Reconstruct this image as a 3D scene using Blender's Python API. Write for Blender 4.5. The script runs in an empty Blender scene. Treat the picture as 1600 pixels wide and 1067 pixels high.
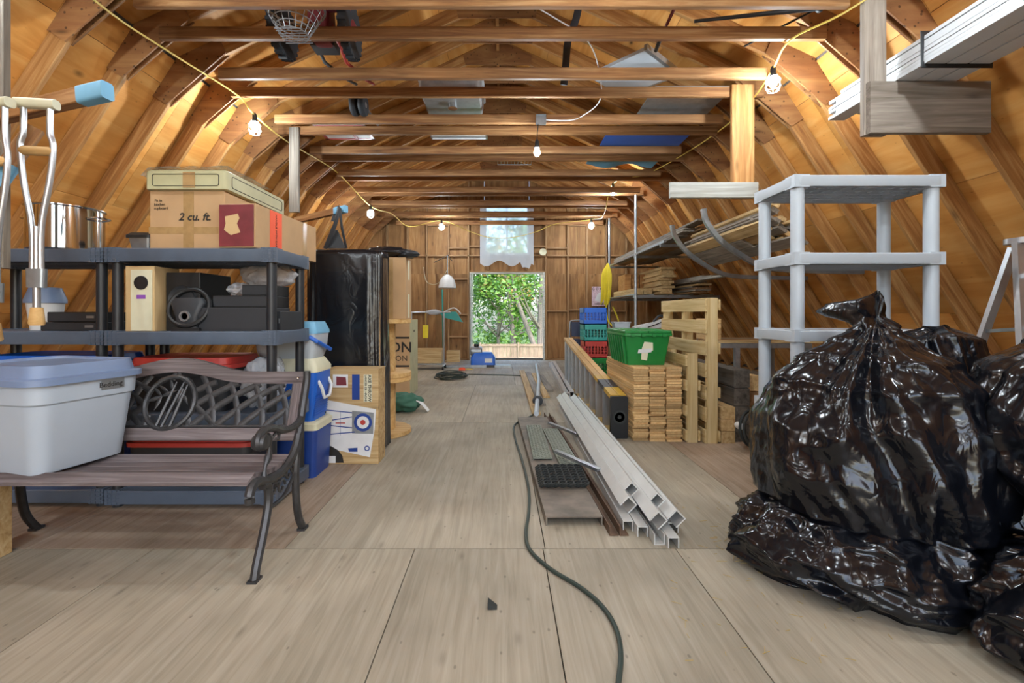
import bpy, math, random
from mathutils import Vector, Matrix, noise
random.seed(7)
sc = bpy.context.scene
col = sc.collection
F, VX, VY, CH = 711.0, 785.0, 490.0, 1.10        # focal length in pixels, vanishing point, camera height

# ---------------------------------------------------------------- camera
cam = bpy.data.cameras.new('camera'); camo = bpy.data.objects.new('camera', cam); col.objects.link(camo)
cam.sensor_width = 36.0; cam.lens = 36.0 * F / 1600.0
cam.shift_x = (800 - VX) / 1600.0; cam.shift_y = -(533.5 - VY) / 1600.0
cam.clip_start = 0.05; cam.clip_end = 300
camo.location = (0, 0, CH); camo.rotation_euler = (math.pi / 2, 0, 0)
sc.camera = camo

# ---------------------------------------------------------------- world, sun, exposure
world = bpy.data.worlds.new('world'); sc.world = world; world.use_nodes = True
wn = world.node_tree; bg = wn.nodes['Background']
sky = wn.nodes.new('ShaderNodeTexSky'); sky.sky_type = 'NISHITA'; sky.sun_disc = False
sky.sun_elevation = math.radians(48); sky.sun_rotation = math.radians(150); sky.dust_density = 2.5; sky.air_density = 1.0
wn.links.new(sky.outputs[0], bg.inputs[0]); bg.inputs[1].default_value = 0.8
sun = bpy.data.lights.new('sun', 'SUN'); sun.energy = 2.6; sun.angle = 0.02; sun.color = (1.0, 0.95, 0.86)
suno = bpy.data.objects.new('sun', sun); col.objects.link(suno)
suno.rotation_euler = Vector((-0.75, 0.42, -0.85)).to_track_quat('-Z', 'Y').to_euler()
sc.view_settings.view_transform = 'Standard'; sc.view_settings.look = 'None'
sc.view_settings.gamma = 1.0; sc.view_settings.use_curve_mapping = False
sc.view_settings.exposure = 0.0
BULB = 1380.0                                       # emission of each bulb in the string
sc.cycles.use_denoising = True
sc.cycles.sample_clamp_indirect = 6.0

# ---------------------------------------------------------------- helpers
def W(px, py, Y):
    return Vector(((px - VX) / F * Y, Y, CH + (VY - py) / F * Y))
def S(h):
    h = h.lstrip('#'); o = []
    for i in (0, 2, 4):
        c = int(h[i:i + 2], 16) / 255.0
        o.append(c / 12.92 if c <= 0.04045 else ((c + 0.055) / 1.055) ** 2.4)
    return (o[0], o[1], o[2], 1.0)
ORG = {}
def link(o, parent=None, org=None):
    col.objects.link(o)
    if parent is not None: o.parent = parent
    ORG[o] = org if org is not None else Vector((0, 0, 0))
    return o
def tag(o, label, cat, group=None):
    o['label'] = label; o['category'] = cat
    if group: o['group'] = group
    return o
def T(name, label, cat, loc=(0, 0, 0), rz=0.0, group=None):
    o = bpy.data.objects.new(name, None); o.empty_display_size = 0.1
    o.location = loc; o.rotation_euler = (0, 0, rz); link(o, None, Vector(loc))
    return tag(o, label, cat, group)
def copy_tree(o, parent=None):
    c = o.copy(); col.objects.link(c); c.parent = parent; ORG[c] = ORG.get(o, Vector())
    for ch in list(o.children): copy_tree(ch, c)
    return c
def dup(o, loc, rz=None, label=None):
    c = copy_tree(o); c.location = loc; ORG[c] = Vector(loc)
    if rz is not None: c.rotation_euler = (0, 0, rz)
    if label: c['label'] = label
    return c

def frame_from(d, up=Vector((0, 0, 1))):
    x = d.normalized(); up = Vector(up)
    if abs(x.dot(up)) > 0.99: up = Vector((0, 1, 0))
    y = up.cross(x).normalized(); z = x.cross(y)
    return x, y, z

class MB:
    def __init__(s): s.v = []; s.f = []; s.m = None
    def add(s, vs, fs):
        n = len(s.v); s.v += [Vector(v) for v in vs]; s.f += [tuple(i + n for i in f) for f in fs]; return s
    def box(s, c, d, rz=0.0, M=None):
        x, y, z = d[0] / 2, d[1] / 2, d[2] / 2
        vs = [Vector(p) for p in ((-x, -y, -z), (x, -y, -z), (x, y, -z), (-x, y, -z), (-x, -y, z), (x, -y, z), (x, y, z), (-x, y, z))]
        if M is not None: vs = [M @ v for v in vs]
        elif rz: R = Matrix.Rotation(rz, 3, 'Z'); vs = [R @ v for v in vs]
        c = Vector(c)
        return s.add([v + c for v in vs], [(0, 3, 2, 1), (4, 5, 6, 7), (0, 1, 5, 4), (1, 2, 6, 5), (2, 3, 7, 6), (3, 0, 4, 7)])
    def bb(s, a, b):
        return s.box([(p + q) / 2 for p, q in zip(a, b)], [abs(q - p) for p, q in zip(a, b)])
    def bar(s, p, q, w, h, up=(0, 0, 1)):
        p, q = Vector(p), Vector(q); x, y, z = frame_from(q - p, up); vs = []
        for e in (p, q):
            for a, b in ((-1, -1), (1, -1), (1, 1), (-1, 1)): vs.append(e + y * (a * w / 2) + z * (b * h / 2))
        return s.add(vs, [(0, 3, 2, 1), (4, 5, 6, 7), (0, 1, 5, 4), (1, 2, 6, 5), (2, 3, 7, 6), (3, 0, 4, 7)])
    def tube(s, pts, r, n=8, flat=None, caps=True, closed=False, up=(0, 0, 1)):
        pts = [Vector(p) for p in pts]; N = len(pts); rs = r if isinstance(r, (list, tuple)) else [r] * N
        prev = None; rings = []
        for i, p in enumerate(pts):
            if closed: d = pts[(i + 1) % N] - pts[i - 1]
            else: d = pts[min(i + 1, N - 1)] - pts[max(i - 1, 0)]
            if d.length < 1e-9: d = Vector((0, 0, 1))
            x = d.normalized()
            if prev is None or flat is not None: _, y, z = frame_from(x, up)
            else:
                y = prev - x * prev.dot(x)
                if y.length < 1e-6: _, y, z = frame_from(x, up)
                y.normalize(); z = x.cross(y)
            prev = y; ring = []
            for k in range(n):
                a = 2 * math.pi * k / n + (math.pi / n if n == 4 else 0)
                k2 = 1.0 if flat is None else flat
                ring.append(p + y * (math.cos(a) * rs[i]) + z * (math.sin(a) * rs[i] * k2))
            rings.append(ring)
        vs = [v for rg in rings for v in rg]; fs = []
        for i in range(N if closed else N - 1):
            j = (i + 1) % N
            for k in range(n):
                fs.append((i * n + k, i * n + (k + 1) % n, j * n + (k + 1) % n, j * n + k))
        if caps and not closed:
            fs.append(tuple(reversed(range(n)))); fs.append(tuple((N - 1) * n + k for k in range(n)))
        return s.add(vs, fs)
    def cyl(s, c, r, h, n=20, r2=None):                      # standing cylinder, c = base centre
        c = Vector(c); r2 = r if r2 is None else r2
        vs = [c + Vector((math.cos(2 * math.pi * k / n) * r, math.sin(2 * math.pi * k / n) * r, 0)) for k in range(n)]
        vs += [c + Vector((math.cos(2 * math.pi * k / n) * r2, math.sin(2 * math.pi * k / n) * r2, h)) for k in range(n)]
        fs = [(k, (k + 1) % n, n + (k + 1) % n, n + k) for k in range(n)] + [tuple(reversed(range(n))), tuple(range(n, 2 * n))]
        return s.add(vs, fs)
    def lathe(s, prof, c=(0, 0, 0), n=24, axis='Z'):
        c = Vector(c); vs = []
        for r, z in prof:
            for k in range(n):
                a = 2 * math.pi * k / n; p = (math.cos(a) * r, math.sin(a) * r, z)
                if axis == 'Y': p = (p[0], p[2], p[1])
                if axis == 'X': p = (p[2], p[0], p[1])
                vs.append(c + Vector(p))
        m = len(prof); fs = []
        for i in range(m - 1):
            for k in range(n):
                q = (i * n + k, i * n + (k + 1) % n, (i + 1) * n + (k + 1) % n, (i + 1) * n + k)
                fs.append(q if axis != 'Y' else tuple(reversed(q)))
        if prof[0][0] > 1e-6: fs.append(tuple(reversed(range(n))))
        if prof[-1][0] > 1e-6: fs.append(tuple((m - 1) * n + k for k in range(n)))
        return s.add(vs, fs)
    def prism(s, poly, o, u, v, w):                           # polygon in (u, v), extruded along vector w from origin o
        o, u, v, w = Vector(o), Vector(u), Vector(v), Vector(w); n = len(poly)
        vs = [o + u * a + v * b for a, b in poly] + [o + u * a + v * b + w for a, b in poly]
        fs = [(k, (k + 1) % n, n + (k + 1) % n, n + k) for k in range(n)] + [tuple(reversed(range(n))), tuple(range(n, 2 * n))]
        return s.add(vs, fs)
    def rrloft(s, levels, c=(0, 0, 0), q=4, cap0=True, cap1=True, M=None):   # levels: (z, half_x, half_y, corner_r)
        c = Vector(c); vs = []; n = 4 * (q + 1)
        for z, hx, hy, r in levels:
            r = min(r, hx, hy)
            for k, (sx, sy) in enumerate(((1, 1), (-1, 1), (-1, -1), (1, -1))):
                for i in range(q + 1):
                    a = math.pi / 2 * (k + i / q)
                    p = Vector((sx * (hx - r) + math.cos(a) * r, sy * (hy - r) + math.sin(a) * r, z))
                    vs.append((M @ p if M is not None else p) + c)
        fs = []
        for i in range(len(levels) - 1):
            for k in range(n): fs.append((i * n + k, i * n + (k + 1) % n, (i + 1) * n + (k + 1) % n, (i + 1) * n + k))
        m = len(levels)
        if cap0: fs.append(tuple(reversed(range(n))))
        if cap1: fs.append(tuple((m - 1) * n + k for k in range(n)))
        return s.add(vs, fs)
    def sphere(s, c, r, n=12, m=8, sc_=(1, 1, 1)):
        prof = [(max(1e-4, math.sin(math.pi * i / m)) * r, -math.cos(math.pi * i / m) * r) for i in range(m + 1)]
        k0 = len(s.v); s.lathe(prof, (0, 0, 0), n); c = Vector(c)
        for i in range(k0, len(s.v)): s.v[i] = Vector((s.v[i].x * sc_[0], s.v[i].y * sc_[1], s.v[i].z * sc_[2])) + c
        return s
    def mesh(s, name, mat, smooth=False, bevel=0):
        me = bpy.data.meshes.new(name); me.from_pydata([tuple(v) for v in s.v], [], s.f); me.update()
        if mat is not None: me.materials.append(mat)
        if smooth:
            me.polygons.foreach_set('use_smooth', [True] * len(me.polygons))
            if smooth != 'full':
                try: me.set_sharp_from_angle(angle=math.radians(40))
                except Exception: pass
        return me
    def build(s, name, mat, parent=None, smooth=False, world=False, org=None, bevel=0, loc=None):
        if world and parent is not None:
            o0 = ORG.get(parent, Vector()); s.v = [v - o0 for v in s.v]
        elif world and org is not None:
            s.v = [v - Vector(org) for v in s.v]
        ob = bpy.data.objects.new(name, s.mesh(name, mat, smooth))
        link(ob, parent, ORG.get(parent, Vector()) if parent is not None else Vector(org or (0, 0, 0)))
        if world and parent is None and org is not None: ob.location = org
        if loc is not None: ob.location = loc
        if bevel:
            md = ob.modifiers.new('bevel', 'BEVEL'); md.width = bevel; md.segments = 2; md.limit_method = 'ANGLE'; md.angle_limit = math.radians(50)
        return ob

_beam = {}
def beam_mesh(L, w, h, mat, key=''):
    k = (round(L, 3), round(w, 3), round(h, 3), mat.name, key)
    if k not in _beam:
        m = MB(); b = min(0.004, w * 0.12, h * 0.12)
        x, y, z = L / 2, w / 2, h / 2
        pr = [(-y + b, -z), (y - b, -z), (y, -z + b), (y, z - b), (y - b, z), (-y + b, z), (-y, z - b), (-y, -z + b)]
        m.prism(pr, (-x, 0, 0), (0, 1, 0), (0, 0, 1), (L, 0, 0)); _beam[k] = m.mesh('beam', mat)
    return _beam[k]
def beam(name, p, q, w, h, mat, parent=None, up=(0, 0, 1), org=None):
    """board from p to q; grain along local X; w across, h along up"""
    p, q = Vector(p), Vector(q); x, y, z = frame_from(q - p, up); L = (q - p).length
    o = bpy.data.objects.new(name, beam_mesh(L, w, h, mat)); mid = (p + q) / 2
    o0 = ORG.get(parent, Vector()) if parent is not None else Vector()
    o.matrix_local = Matrix(((x.x, y.x, z.x, mid.x - o0.x), (x.y, y.y, z.y, mid.y - o0.y), (x.z, y.z, z.z, mid.z - o0.z), (0, 0, 0, 1)))
    link(o, parent, mid); return o

def text(s, parent, name, mat, size, M, depth=0.0006, bold=False, shear=0.0):
    """flat lettering, M = matrix (text x right, y up, z out of the surface) in the parent's space"""
    cu = bpy.data.curves.new(name, 'FONT'); cu.body = s; cu.size = size; cu.align_x = 'CENTER'; cu.align_y = 'CENTER'
    cu.extrude = depth; cu.shear = shear; cu.resolution_u = 2
    if bold: cu.offset = size * 0.018
    tmp = bpy.data.objects.new(name, cu); me = bpy.data.meshes.new_from_object(tmp); bpy.data.objects.remove(tmp)
    me.materials.clear(); me.materials.append(mat)
    o = bpy.data.objects.new(name, me); link(o, parent, ORG.get(parent)); o.matrix_local = M; return o
def facing(origin, xdir, ydir):
    x = Vector(xdir).normalized(); y = Vector(ydir).normalized(); z = x.cross(y); o = Vector(origin)
    return Matrix(((x.x, y.x, z.x, o.x), (x.y, y.y, z.y, o.y), (x.z, y.z, z.z, o.z), (0, 0, 0, 1)))

# ---------------------------------------------------------------- materials
class NT:
    def __init__(s, name):
        s.mat = bpy.data.materials.new(name); s.mat.use_nodes = True; s.t = s.mat.node_tree
        s.b = s.t.nodes['Principled BSDF']
    def n(s, typ, **kw):
        nd = s.t.nodes.new(typ)
        for k, v in kw.items(): setattr(nd, k, v)
        return nd
    def l(s, a, b): s.t.links.new(a, b)
    def ramp(s, fac, stops):
        r = s.n('ShaderNodeValToRGB'); e = r.color_ramp.elements
        while len(e) < len(stops): e.new(0.5)
        for i, (p, c) in enumerate(stops): e[i].position = p; e[i].color = c
        s.l(fac, r.inputs[0]); return r.outputs[0]
    def mul(s, a, b, fac=1.0, typ='MULTIPLY'):
        m = s.n('ShaderNodeMix', data_type='RGBA', blend_type=typ); m.inputs[0].default_value = fac
        for i, x in ((6, a), (7, b)):
            if hasattr(x, 'links') or hasattr(x, 'is_output'): s.l(x, m.inputs[i])
            else: m.inputs[i].default_value = x
        return m
    def coords(s, scale, rnd=True):
        tc = s.n('ShaderNodeTexCoord'); mp = s.n('ShaderNodeMapping'); mp.inputs['Scale'].default_value = scale
        s.l(tc.outputs['Object'], mp.inputs[0])
        if rnd:
            oi = s.n('ShaderNodeObjectInfo'); mm = s.n('ShaderNodeMath', operation='MULTIPLY'); mm.inputs[1].default_value = 53.0
            s.l(oi.outputs['Random'], mm.inputs[0]); s.l(mm.outputs[0], mp.inputs['Location'])
            s.rnd = oi.outputs['Random']
        return mp.outputs[0]
    def noise(s, vec, scale=1.0, detail=4, dist=0.0, rough=0.55):
        nz = s.n('ShaderNodeTexNoise'); nz.inputs['Scale'].default_value = scale; nz.inputs['Detail'].default_value = detail
        nz.inputs['Distortion'].default_value = dist; nz.inputs['Roughness'].default_value = rough
        if vec is not None: s.l(vec, nz.inputs['Vector'])
        return nz.outputs['Fac']
    def bump(s, h, strength=0.2, dist=0.01):
        b = s.n('ShaderNodeBump'); b.inputs['Strength'].default_value = strength; b.inputs['Distance'].default_value = dist
        s.l(h, b.inputs['Height']); s.l(b.outputs[0], s.b.inputs['Normal'])
G = (1, 1, 1, 1)
def grey(v): return (v, v, v, 1)
def wood(name, c0, c1, c2, sx=1.3, sy=18.0, rough=0.62, knots=0.6, kscale=(1.7, 6, 6), blotch=0.25, spots=0.0, var=0.3, bump=0.15, sscale=13.0, krad=1.0):
    N = NT(name); v = N.coords((sx, sy, sy))
    a = N.noise(v, 1.0, 6, 1.2, 0.6)
    c = N.ramp(a, [(0.30, S(c0)), (0.5, S(c1)), (0.72, S(c2))])
    if knots:
        vo = N.n('ShaderNodeTexVoronoi'); vo.inputs['Scale'].default_value = 1.0; vo.inputs['Randomness'].default_value = 0.8
        N.l(N.coords(kscale), vo.inputs['Vector'])
        k = N.ramp(vo.outputs['Distance'], [(0.03 * krad, grey(1 - knots)), (0.10 * krad, grey(1 - 0.35 * knots)), (0.16 * krad, G)])
        c = N.mul(c, k).outputs[2]
    if blotch:
        b = N.ramp(N.noise(N.coords((1, 1, 1)), 1.3, 3), [(0.35, grey(1 - blotch)), (0.65, G)])
        c = N.mul(c, b).outputs[2]
    if spots:
        vo = N.n('ShaderNodeTexVoronoi'); vo.inputs['Scale'].default_value = sscale; N.l(N.coords((1, 1.8, 1.8) if sscale < 10 else (1, 1.3, 1)), vo.inputs['Vector'])
        k = N.ramp(vo.outputs['Distance'], [(0.0, grey(1 - spots)), (0.13 if sscale > 10 else 0.05, grey(1 - spots)), (0.2 if sscale > 10 else 0.09, G)])
        c = N.mul(c, k).outputs[2]
    h = N.n('ShaderNodeHueSaturation'); N.l(c, h.inputs['Color'])
    m = N.n('ShaderNodeMapRange'); m.inputs[3].default_value = 1 - var / 2; m.inputs[4].default_value = 1 + var / 2
    N.l(N.rnd, m.inputs[0]); N.l(m.outputs[0], h.inputs['Value'])
    N.l(h.outputs[0], N.b.inputs['Base Color']); N.b.inputs['Roughness'].default_value = rough
    N.b.inputs['Specular IOR Level'].default_value = 0.3
    if bump: N.bump(a, bump, 0.004)
    return N.mat
def plain(name, c, rough=0.5, metal=0.0, mottle=0.12, mscale=9.0, bump=0.0, emit=0.0, spec=0.5, trans=0.0, coat=0.0):
    N = NT(name); N.b.inputs['Roughness'].default_value = rough; N.b.inputs['Metallic'].default_value = metal
    N.b.inputs['Specular IOR Level'].default_value = spec; N.b.inputs['Coat Weight'].default_value = coat
    a = N.noise(N.coords((1, 1, 1)), mscale, 4)
    r = N.ramp(a, [(0.3, grey(1 - mottle)), (0.65, G)])
    mx = N.mul(S(c), r); N.l(mx.outputs[2], N.b.inputs['Base Color'])
    if bump: N.bump(a, bump, 0.01)
    if trans: N.b.inputs['Transmission Weight'].default_value = trans
    if emit: N.b.inputs['Emission Color'].default_value = S(c); N.b.inputs['Emission Strength'].default_value = emit
    return N.mat
def film(name, c, rough=0.16, wr=1.0, alpha=1.0, spec=0.6, scale=7.0):
    """thin creased plastic: ridged noise gives long sharp creases between flat facets"""
    N = NT(name); N.b.inputs['Base Color'].default_value = S(c); N.b.inputs['Roughness'].default_value = rough
    N.b.inputs['Specular IOR Level'].default_value = spec
    def ridge(sc_, stretch):
        v = N.coords(stretch); nz = N.noise(v, sc_, 2, 1.1, 0.45)
        m1 = N.n('ShaderNodeMath', operation='SUBTRACT'); m1.inputs[1].default_value = 0.5; N.l(nz, m1.inputs[0])
        m2 = N.n('ShaderNodeMath', operation='ABSOLUTE'); N.l(m1.outputs[0], m2.inputs[0]); return m2.outputs[0]
    r1 = ridge(scale * 0.45, (1, 1, 0.45)); r2 = ridge(scale * 1.5, (1, 1, 0.8))
    ad = N.n('ShaderNodeMath', operation='MULTIPLY_ADD'); ad.inputs[1].default_value = 0.28; N.l(r2, ad.inputs[0]); N.l(r1, ad.inputs[2])
    N.bump(ad.outputs[0], 0.8 * wr, 0.10)
    if alpha < 1: N.b.inputs['Alpha'].default_value = alpha
    return N.mat

M = {}
M['roof'] = wood('roof_plywood', '#c07f3a', '#d2944c', '#e0ab66', 0.7, 4.5, knots=0.85, kscale=(1.5, 2.6, 2.6), blotch=0.3, spots=0.3, var=0.3, bump=0.05, sscale=7.0, krad=0.55)
M['rafter'] = wood('rafter_wood', '#8a5c33', '#a97845', '#c49a64', 1.2, 20, blotch=0.2, var=0.3)
M['gusset'] = wood('gusset_plywood', '#7d5030', '#966840', '#b08352', 1.0, 6, blotch=0.35, spots=0.65, var=0.25, sscale=18.0)
M['tie'] = wood('tie_wood', '#744a2e', '#95683f', '#b88e62', 1.1, 22, blotch=0.3, var=0.3)
M['floor'] = wood('floor_plywood', '#9a917f', '#aaa08d', '#b6ac9b', 1.6, 30, rough=0.6, knots=0.3, kscale=(3.4, 8, 8), blotch=0.3, spots=0.35, var=0.06, sscale=8.0)
M['floor2'] = wood('brown_floor_plywood', '#94806a', '#a69380', '#b3a28f', 1.6, 30, rough=0.6, knots=0.3, kscale=(3.4, 8, 8), blotch=0.3, spots=0.12, var=0.06)
M['subfloor'] = plain('subfloor', '#4a3b2c', 0.8)
M['wallply'] = wood('wall_plywood', '#7d5632', '#9c7145', '#b78c5c', 0.9, 9, knots=0.6, kscale=(2, 5, 5), blotch=0.35, var=0.22)
M['stud'] = wood('stud_wood', '#7d5a3a', '#9c7853', '#b5946d', 1.3, 22, blotch=0.2)
M['lumber'] = wood('pale_lumber', '#a98656', '#c8a876', '#dcc296', 1.4, 24, blotch=0.15, var=0.3)
M['cedar'] = wood('cedar_board', '#c29b66', '#d0aa75', '#dcba86', 1.4, 34, knots=0.0, blotch=0.1, var=0.65)
M['greywood'] = wood('weathered_wood', '#6a6157', '#8c8276', '#a89e90', 1.2, 24, blotch=0.25, var=0.35)
M['darkgrey'] = wood('dark_timber', '#4d4842', '#67615a', '#7d766d', 1.2, 22, blotch=0.25, var=0.2)
M['pallet'] = wood('pallet_wood', '#b5955f', '#ceb380', '#dcc698', 1.4, 24, knots=0.7, blotch=0.12, var=0.2)
M['hanger'] = wood('hanger_wood', '#74685a', '#93867a', '#ada192', 1.2, 22, blotch=0.2)
M['whitewash'] = wood('whitewashed_board', '#a8a69c', '#c3c2ba', '#d5d5d0', 1.2, 18, knots=0.4, blotch=0.2)
M['spool'] = wood('spool_wood', '#b98f57', '#cfa66c', '#dfbd87', 1.2, 14, knots=0.3, blotch=0.15)
M['benchwood'] = wood('bench_wood', '#544a4a', '#766c6d', '#968d8e', 1.6, 34, rough=0.7, knots=0, blotch=0.35, var=0.2, bump=0.5)
M['iron'] = plain('cast_iron', '#4a4a4c', 0.42, 0.5, 0.35, 24, bump=0.25)
M['blackplastic'] = plain('dark_plastic', '#566273', 0.42, 0, 0.12, 12)
M['blackpost'] = plain('black_post', '#26292e', 0.4)
M['whiteplastic'] = plain('white_plastic', '#b6bec6', 0.4, 0, 0.05, 6)
M['tote'] = plain('white_tote', '#a9b3bf', 0.42, 0, 0.06, 4)
M['totelid'] = plain('blue_grey_lid', '#7688a8', 0.42, 0, 0.1, 5)
M['black'] = plain('black_matte', '#17181a', 0.5)
M['charcoal'] = plain('charcoal', '#2b2e33', 0.5)
M['navy'] = plain('navy_plastic', '#1d3f8c', 0.4)
M['blue'] = plain('blue_plastic', '#1d62c8', 0.38)
M['lightblue'] = plain('light_blue_foam', '#78b3d6', 0.6)
M['red'] = plain('red_plastic', '#b43a33', 0.42)
M['maroon'] = plain('maroon_paint', '#7c2f36', 0.45, 0, 0.3)
M['green'] = plain('green_plastic', '#1c7a35', 0.38)
M['teal'] = plain('teal_plastic', '#2b8f86', 0.5)
M['white'] = plain('white_paint', '#dcdcdc', 0.5)
M['cream'] = plain('cream_plastic', '#d8d4b8', 0.5, 0, 0.1)
M['khaki'] = plain('khaki_plastic', '#b9b48d', 0.5, 0, 0.15)
M['card'] = plain('cardboard', '#bd9970', 0.8, 0, 0.14, 5)
M['card2'] = plain('cardboard_pale', '#c9ab7c', 0.8, 0, 0.14, 5)
M['tape'] = plain('packing_tape', '#b08f62', 0.2, 0, 0.2, 20)
M['ink'] = plain('black_ink', '#26221f', 0.7)
M['orange'] = plain('orange_sticker', '#ef5a33', 0.6)
M['purple'] = plain('purple_sticker', '#8a4fae', 0.5)
M['yellow'] = plain('yellow_plastic', '#e6cf2b', 0.5)
M['yellowband'] = plain('yellow_band', '#c9a13a', 0.5)
M['cord'] = plain('yellow_cord', '#d8bb5a', 0.5)
M['cable'] = plain('dark_green_cable', '#2d3a34', 0.5)
M['alu'] = plain('aluminium', '#c3c6ca', 0.32, 0.85, 0.12, 14)
M['chrome'] = plain('polished_steel', '#d8d9da', 0.09, 1.0, 0.05)
M['galv'] = plain('galvanised_steel', '#a7adb2', 0.38, 0.8, 0.2, 16)
M['rust'] = plain('rusty_steel', '#857a6e', 0.55, 0.35, 0.45, 9)
M['angle'] = plain('brown_angle_iron', '#6b5240', 0.6, 0.3, 0.3, 12)
M['checker'] = plain('grey_green_tread', '#8b9083', 0.5, 0.4, 0.25, 30)
M['rubber'] = plain('black_rubber', '#2f3231', 0.75)
M['channel'] = plain('painted_aluminium', '#c9c8c4', 0.4, 0.25, 0.1, 8)
M['siding'] = plain('white_siding', '#d6dade', 0.42, 0, 0.05)
M['bag'] = film('black_bag_film', '#0c0e14', 0.19, 0.42, spec=0.55)
M['tarp'] = film('black_tarp_film', '#14161c', 0.24, 0.3, spec=0.6, scale=5)
M['clear'] = film('clear_bag_film', '#c9cdd4', 0.14, 1.0, 0.55, scale=9)
M['sheet'] = film('clear_window_film', '#d3dde8', 0.3, 0.5, 0.55, scale=4)
M['glass'] = plain('glass', '#eef4f8', 0.05, trans=1.0)
M['straw'] = plain('straw', '#b79b5a', 0.8)
M['tire'] = plain('tyre_rubber', '#2a2e34', 0.7)
M['bark'] = plain('bark', '#8f877c', 0.9, 0, 0.4, 12, bump=0.4)
M['grass'] = plain('lawn', '#5f7a35', 0.9, 0, 0.4, 3)
M['fence'] = wood('fence_wood', '#8a7764', '#a08c78', '#b09d8a', 1.2, 12, knots=0.3)
def leaf_mat(name, a, b):
    N = NT(name); oi = N.n('ShaderNodeNewGeometry')
    c = N.ramp(oi.outputs['Random Per Island'], [(0.0, S(a)), (1.0, S(b))]); N.l(c, N.b.inputs['Base Color'])
    N.b.inputs['Roughness'].default_value = 0.55; N.b.inputs['Subsurface Weight'].default_value = 0.0
    N.b.inputs['Transmission Weight'].default_value = 0.15
    return N.mat
M['leaf1'] = leaf_mat('leaf_green', '#3f7d22', '#8fb84a')
M['leaf2'] = leaf_mat('leaf_dark', '#28571f', '#5d8f35')
M['leaf3'] = leaf_mat('leaf_autumn', '#c79a5a', '#8fa54a')
def bulb_mat():
    N = NT('lit_bulb'); N.b.inputs['Emission Color'].default_value = (0.84, 0.94, 1.0, 1); N.b.inputs['Emission Strength'].default_value = BULB
    N.b.inputs['Base Color'].default_value = (1, 1, 1, 1); return N.mat
M['bulb'] = bulb_mat()
# ================================================================ the building: a gambrel-roofed loft
CX = -0.06
KH, KZ, RZ, FH = 2.73, 3.27, 4.54, 4.85        # knee half width / height, ridge height, half width at the floor (inner rafter edges)
Y0, Y1 = -3.0, 10.95
def struct(name, m=None):
    o = bpy.data.objects.new(name, m) if m is not None else bpy.data.objects.new(name, None)
    link(o); o['kind'] = 'structure'; return o
def mstruct(name, mb, mat):
    o = mb.build(name, mat); o['kind'] = 'structure'; return o
LOWN = Vector((math.sin(math.atan2(KZ, FH - KH)), 0, math.cos(math.atan2(KZ, FH - KH))))
UPA = math.atan2(RZ - KZ, KH); UPN = Vector((math.sin(UPA), 0, math.cos(UPA)))

# floor: joists below, plywood sheets above
floor = mstruct('floor', MB().bb((-5.1, Y0, -0.16), (5.1, Y1 + 0.1, -0.018)), M['subfloor'])
sheets = {}
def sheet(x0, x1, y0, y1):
    browner = 2 < y0 < 3 and (x0 > 0.9 or x1 < -1.0)  # outer sheets of this row get a browner plywood
    k = (round(x1 - x0, 3), round(y1 - y0, 3), browner)
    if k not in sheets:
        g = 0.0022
        sheets[k] = MB().box((0, 0, 0), (k[1] - 2 * g, k[0] - 2 * g, 0.018)).mesh('floor_sheet', M['floor2' if browner else 'floor'])
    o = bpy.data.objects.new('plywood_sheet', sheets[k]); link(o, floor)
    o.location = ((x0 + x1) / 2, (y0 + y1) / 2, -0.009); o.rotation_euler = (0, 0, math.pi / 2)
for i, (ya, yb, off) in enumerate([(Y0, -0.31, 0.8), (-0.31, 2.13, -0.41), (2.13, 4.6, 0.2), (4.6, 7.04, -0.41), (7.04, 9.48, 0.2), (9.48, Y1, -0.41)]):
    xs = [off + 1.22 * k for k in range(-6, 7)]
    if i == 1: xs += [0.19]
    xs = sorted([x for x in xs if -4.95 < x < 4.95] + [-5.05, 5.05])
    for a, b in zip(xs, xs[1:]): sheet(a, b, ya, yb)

# lower roof slopes = side walls, upper slopes = ceiling; each a set of plywood panels
def slope_panels(parent, p0, p1, nrm, rows, seed):
    p0, p1 = Vector(p0), Vector(p1); d = (p1 - p0); L = d.length; u = d / L; rnd = random.Random(seed)
    s = 0.0
    for r in range(rows):
        h = min(1.22, L - s); y = Y0 - (1.22 if r % 2 else 0.0)
        while y < Y1:
            a, b = max(y, Y0), min(y + 2.44, Y1)
            if b - a > 0.02:
                c = p0 + u * (s + h / 2) + Vector((0, (a + b) / 2, 0)) + nrm * (0.142 + 0.008)
                o = beam('sheathing_panel', c - Vector((0, (b - a) / 2 - 0.0015, 0)), c + Vector((0, (b - a) / 2 - 0.0015, 0)), h - 0.003, 0.014, M['roof'], parent, up=nrm)
            y += 2.44
        s += 1.22
        if s >= L: break
wall_left = mstruct('wall_left', MB().prism([(-5.05, -0.15), (-4.95, -0.15), (-4.95, 0.02), (-5.05, 0.02)], (CX, Y0, 0), (1, 0, 0), (0, 0, 1), (0, Y1 - Y0, 0)), M['rafter'])
wall_right = mstruct('wall_right', MB().prism([(4.95, -0.15), (5.05, -0.15), (5.05, 0.02), (4.95, 0.02)], (CX, Y0, 0), (1, 0, 0), (0, 0, 1), (0, Y1 - Y0, 0)), M['rafter'])
ceiling = mstruct('ceiling', MB().bar((CX, Y0, RZ + 0.06), (CX, Y1, RZ + 0.06), 0.038, 0.16), M['rafter'])
mir = lambda v: Vector((-v.x, v.y, v.z))
slope_panels(wall_right, (CX + FH, 0, 0), (CX + KH, 0, KZ), LOWN, 4, 1)
slope_panels(wall_left, (CX - FH, 0, 0), (CX - KH, 0, KZ), mir(LOWN), 4, 2)
slope_panels(ceiling, (CX + KH + 0.06, 0, KZ - 0.028), (CX, 0, RZ), UPN, 4, 3)
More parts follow.
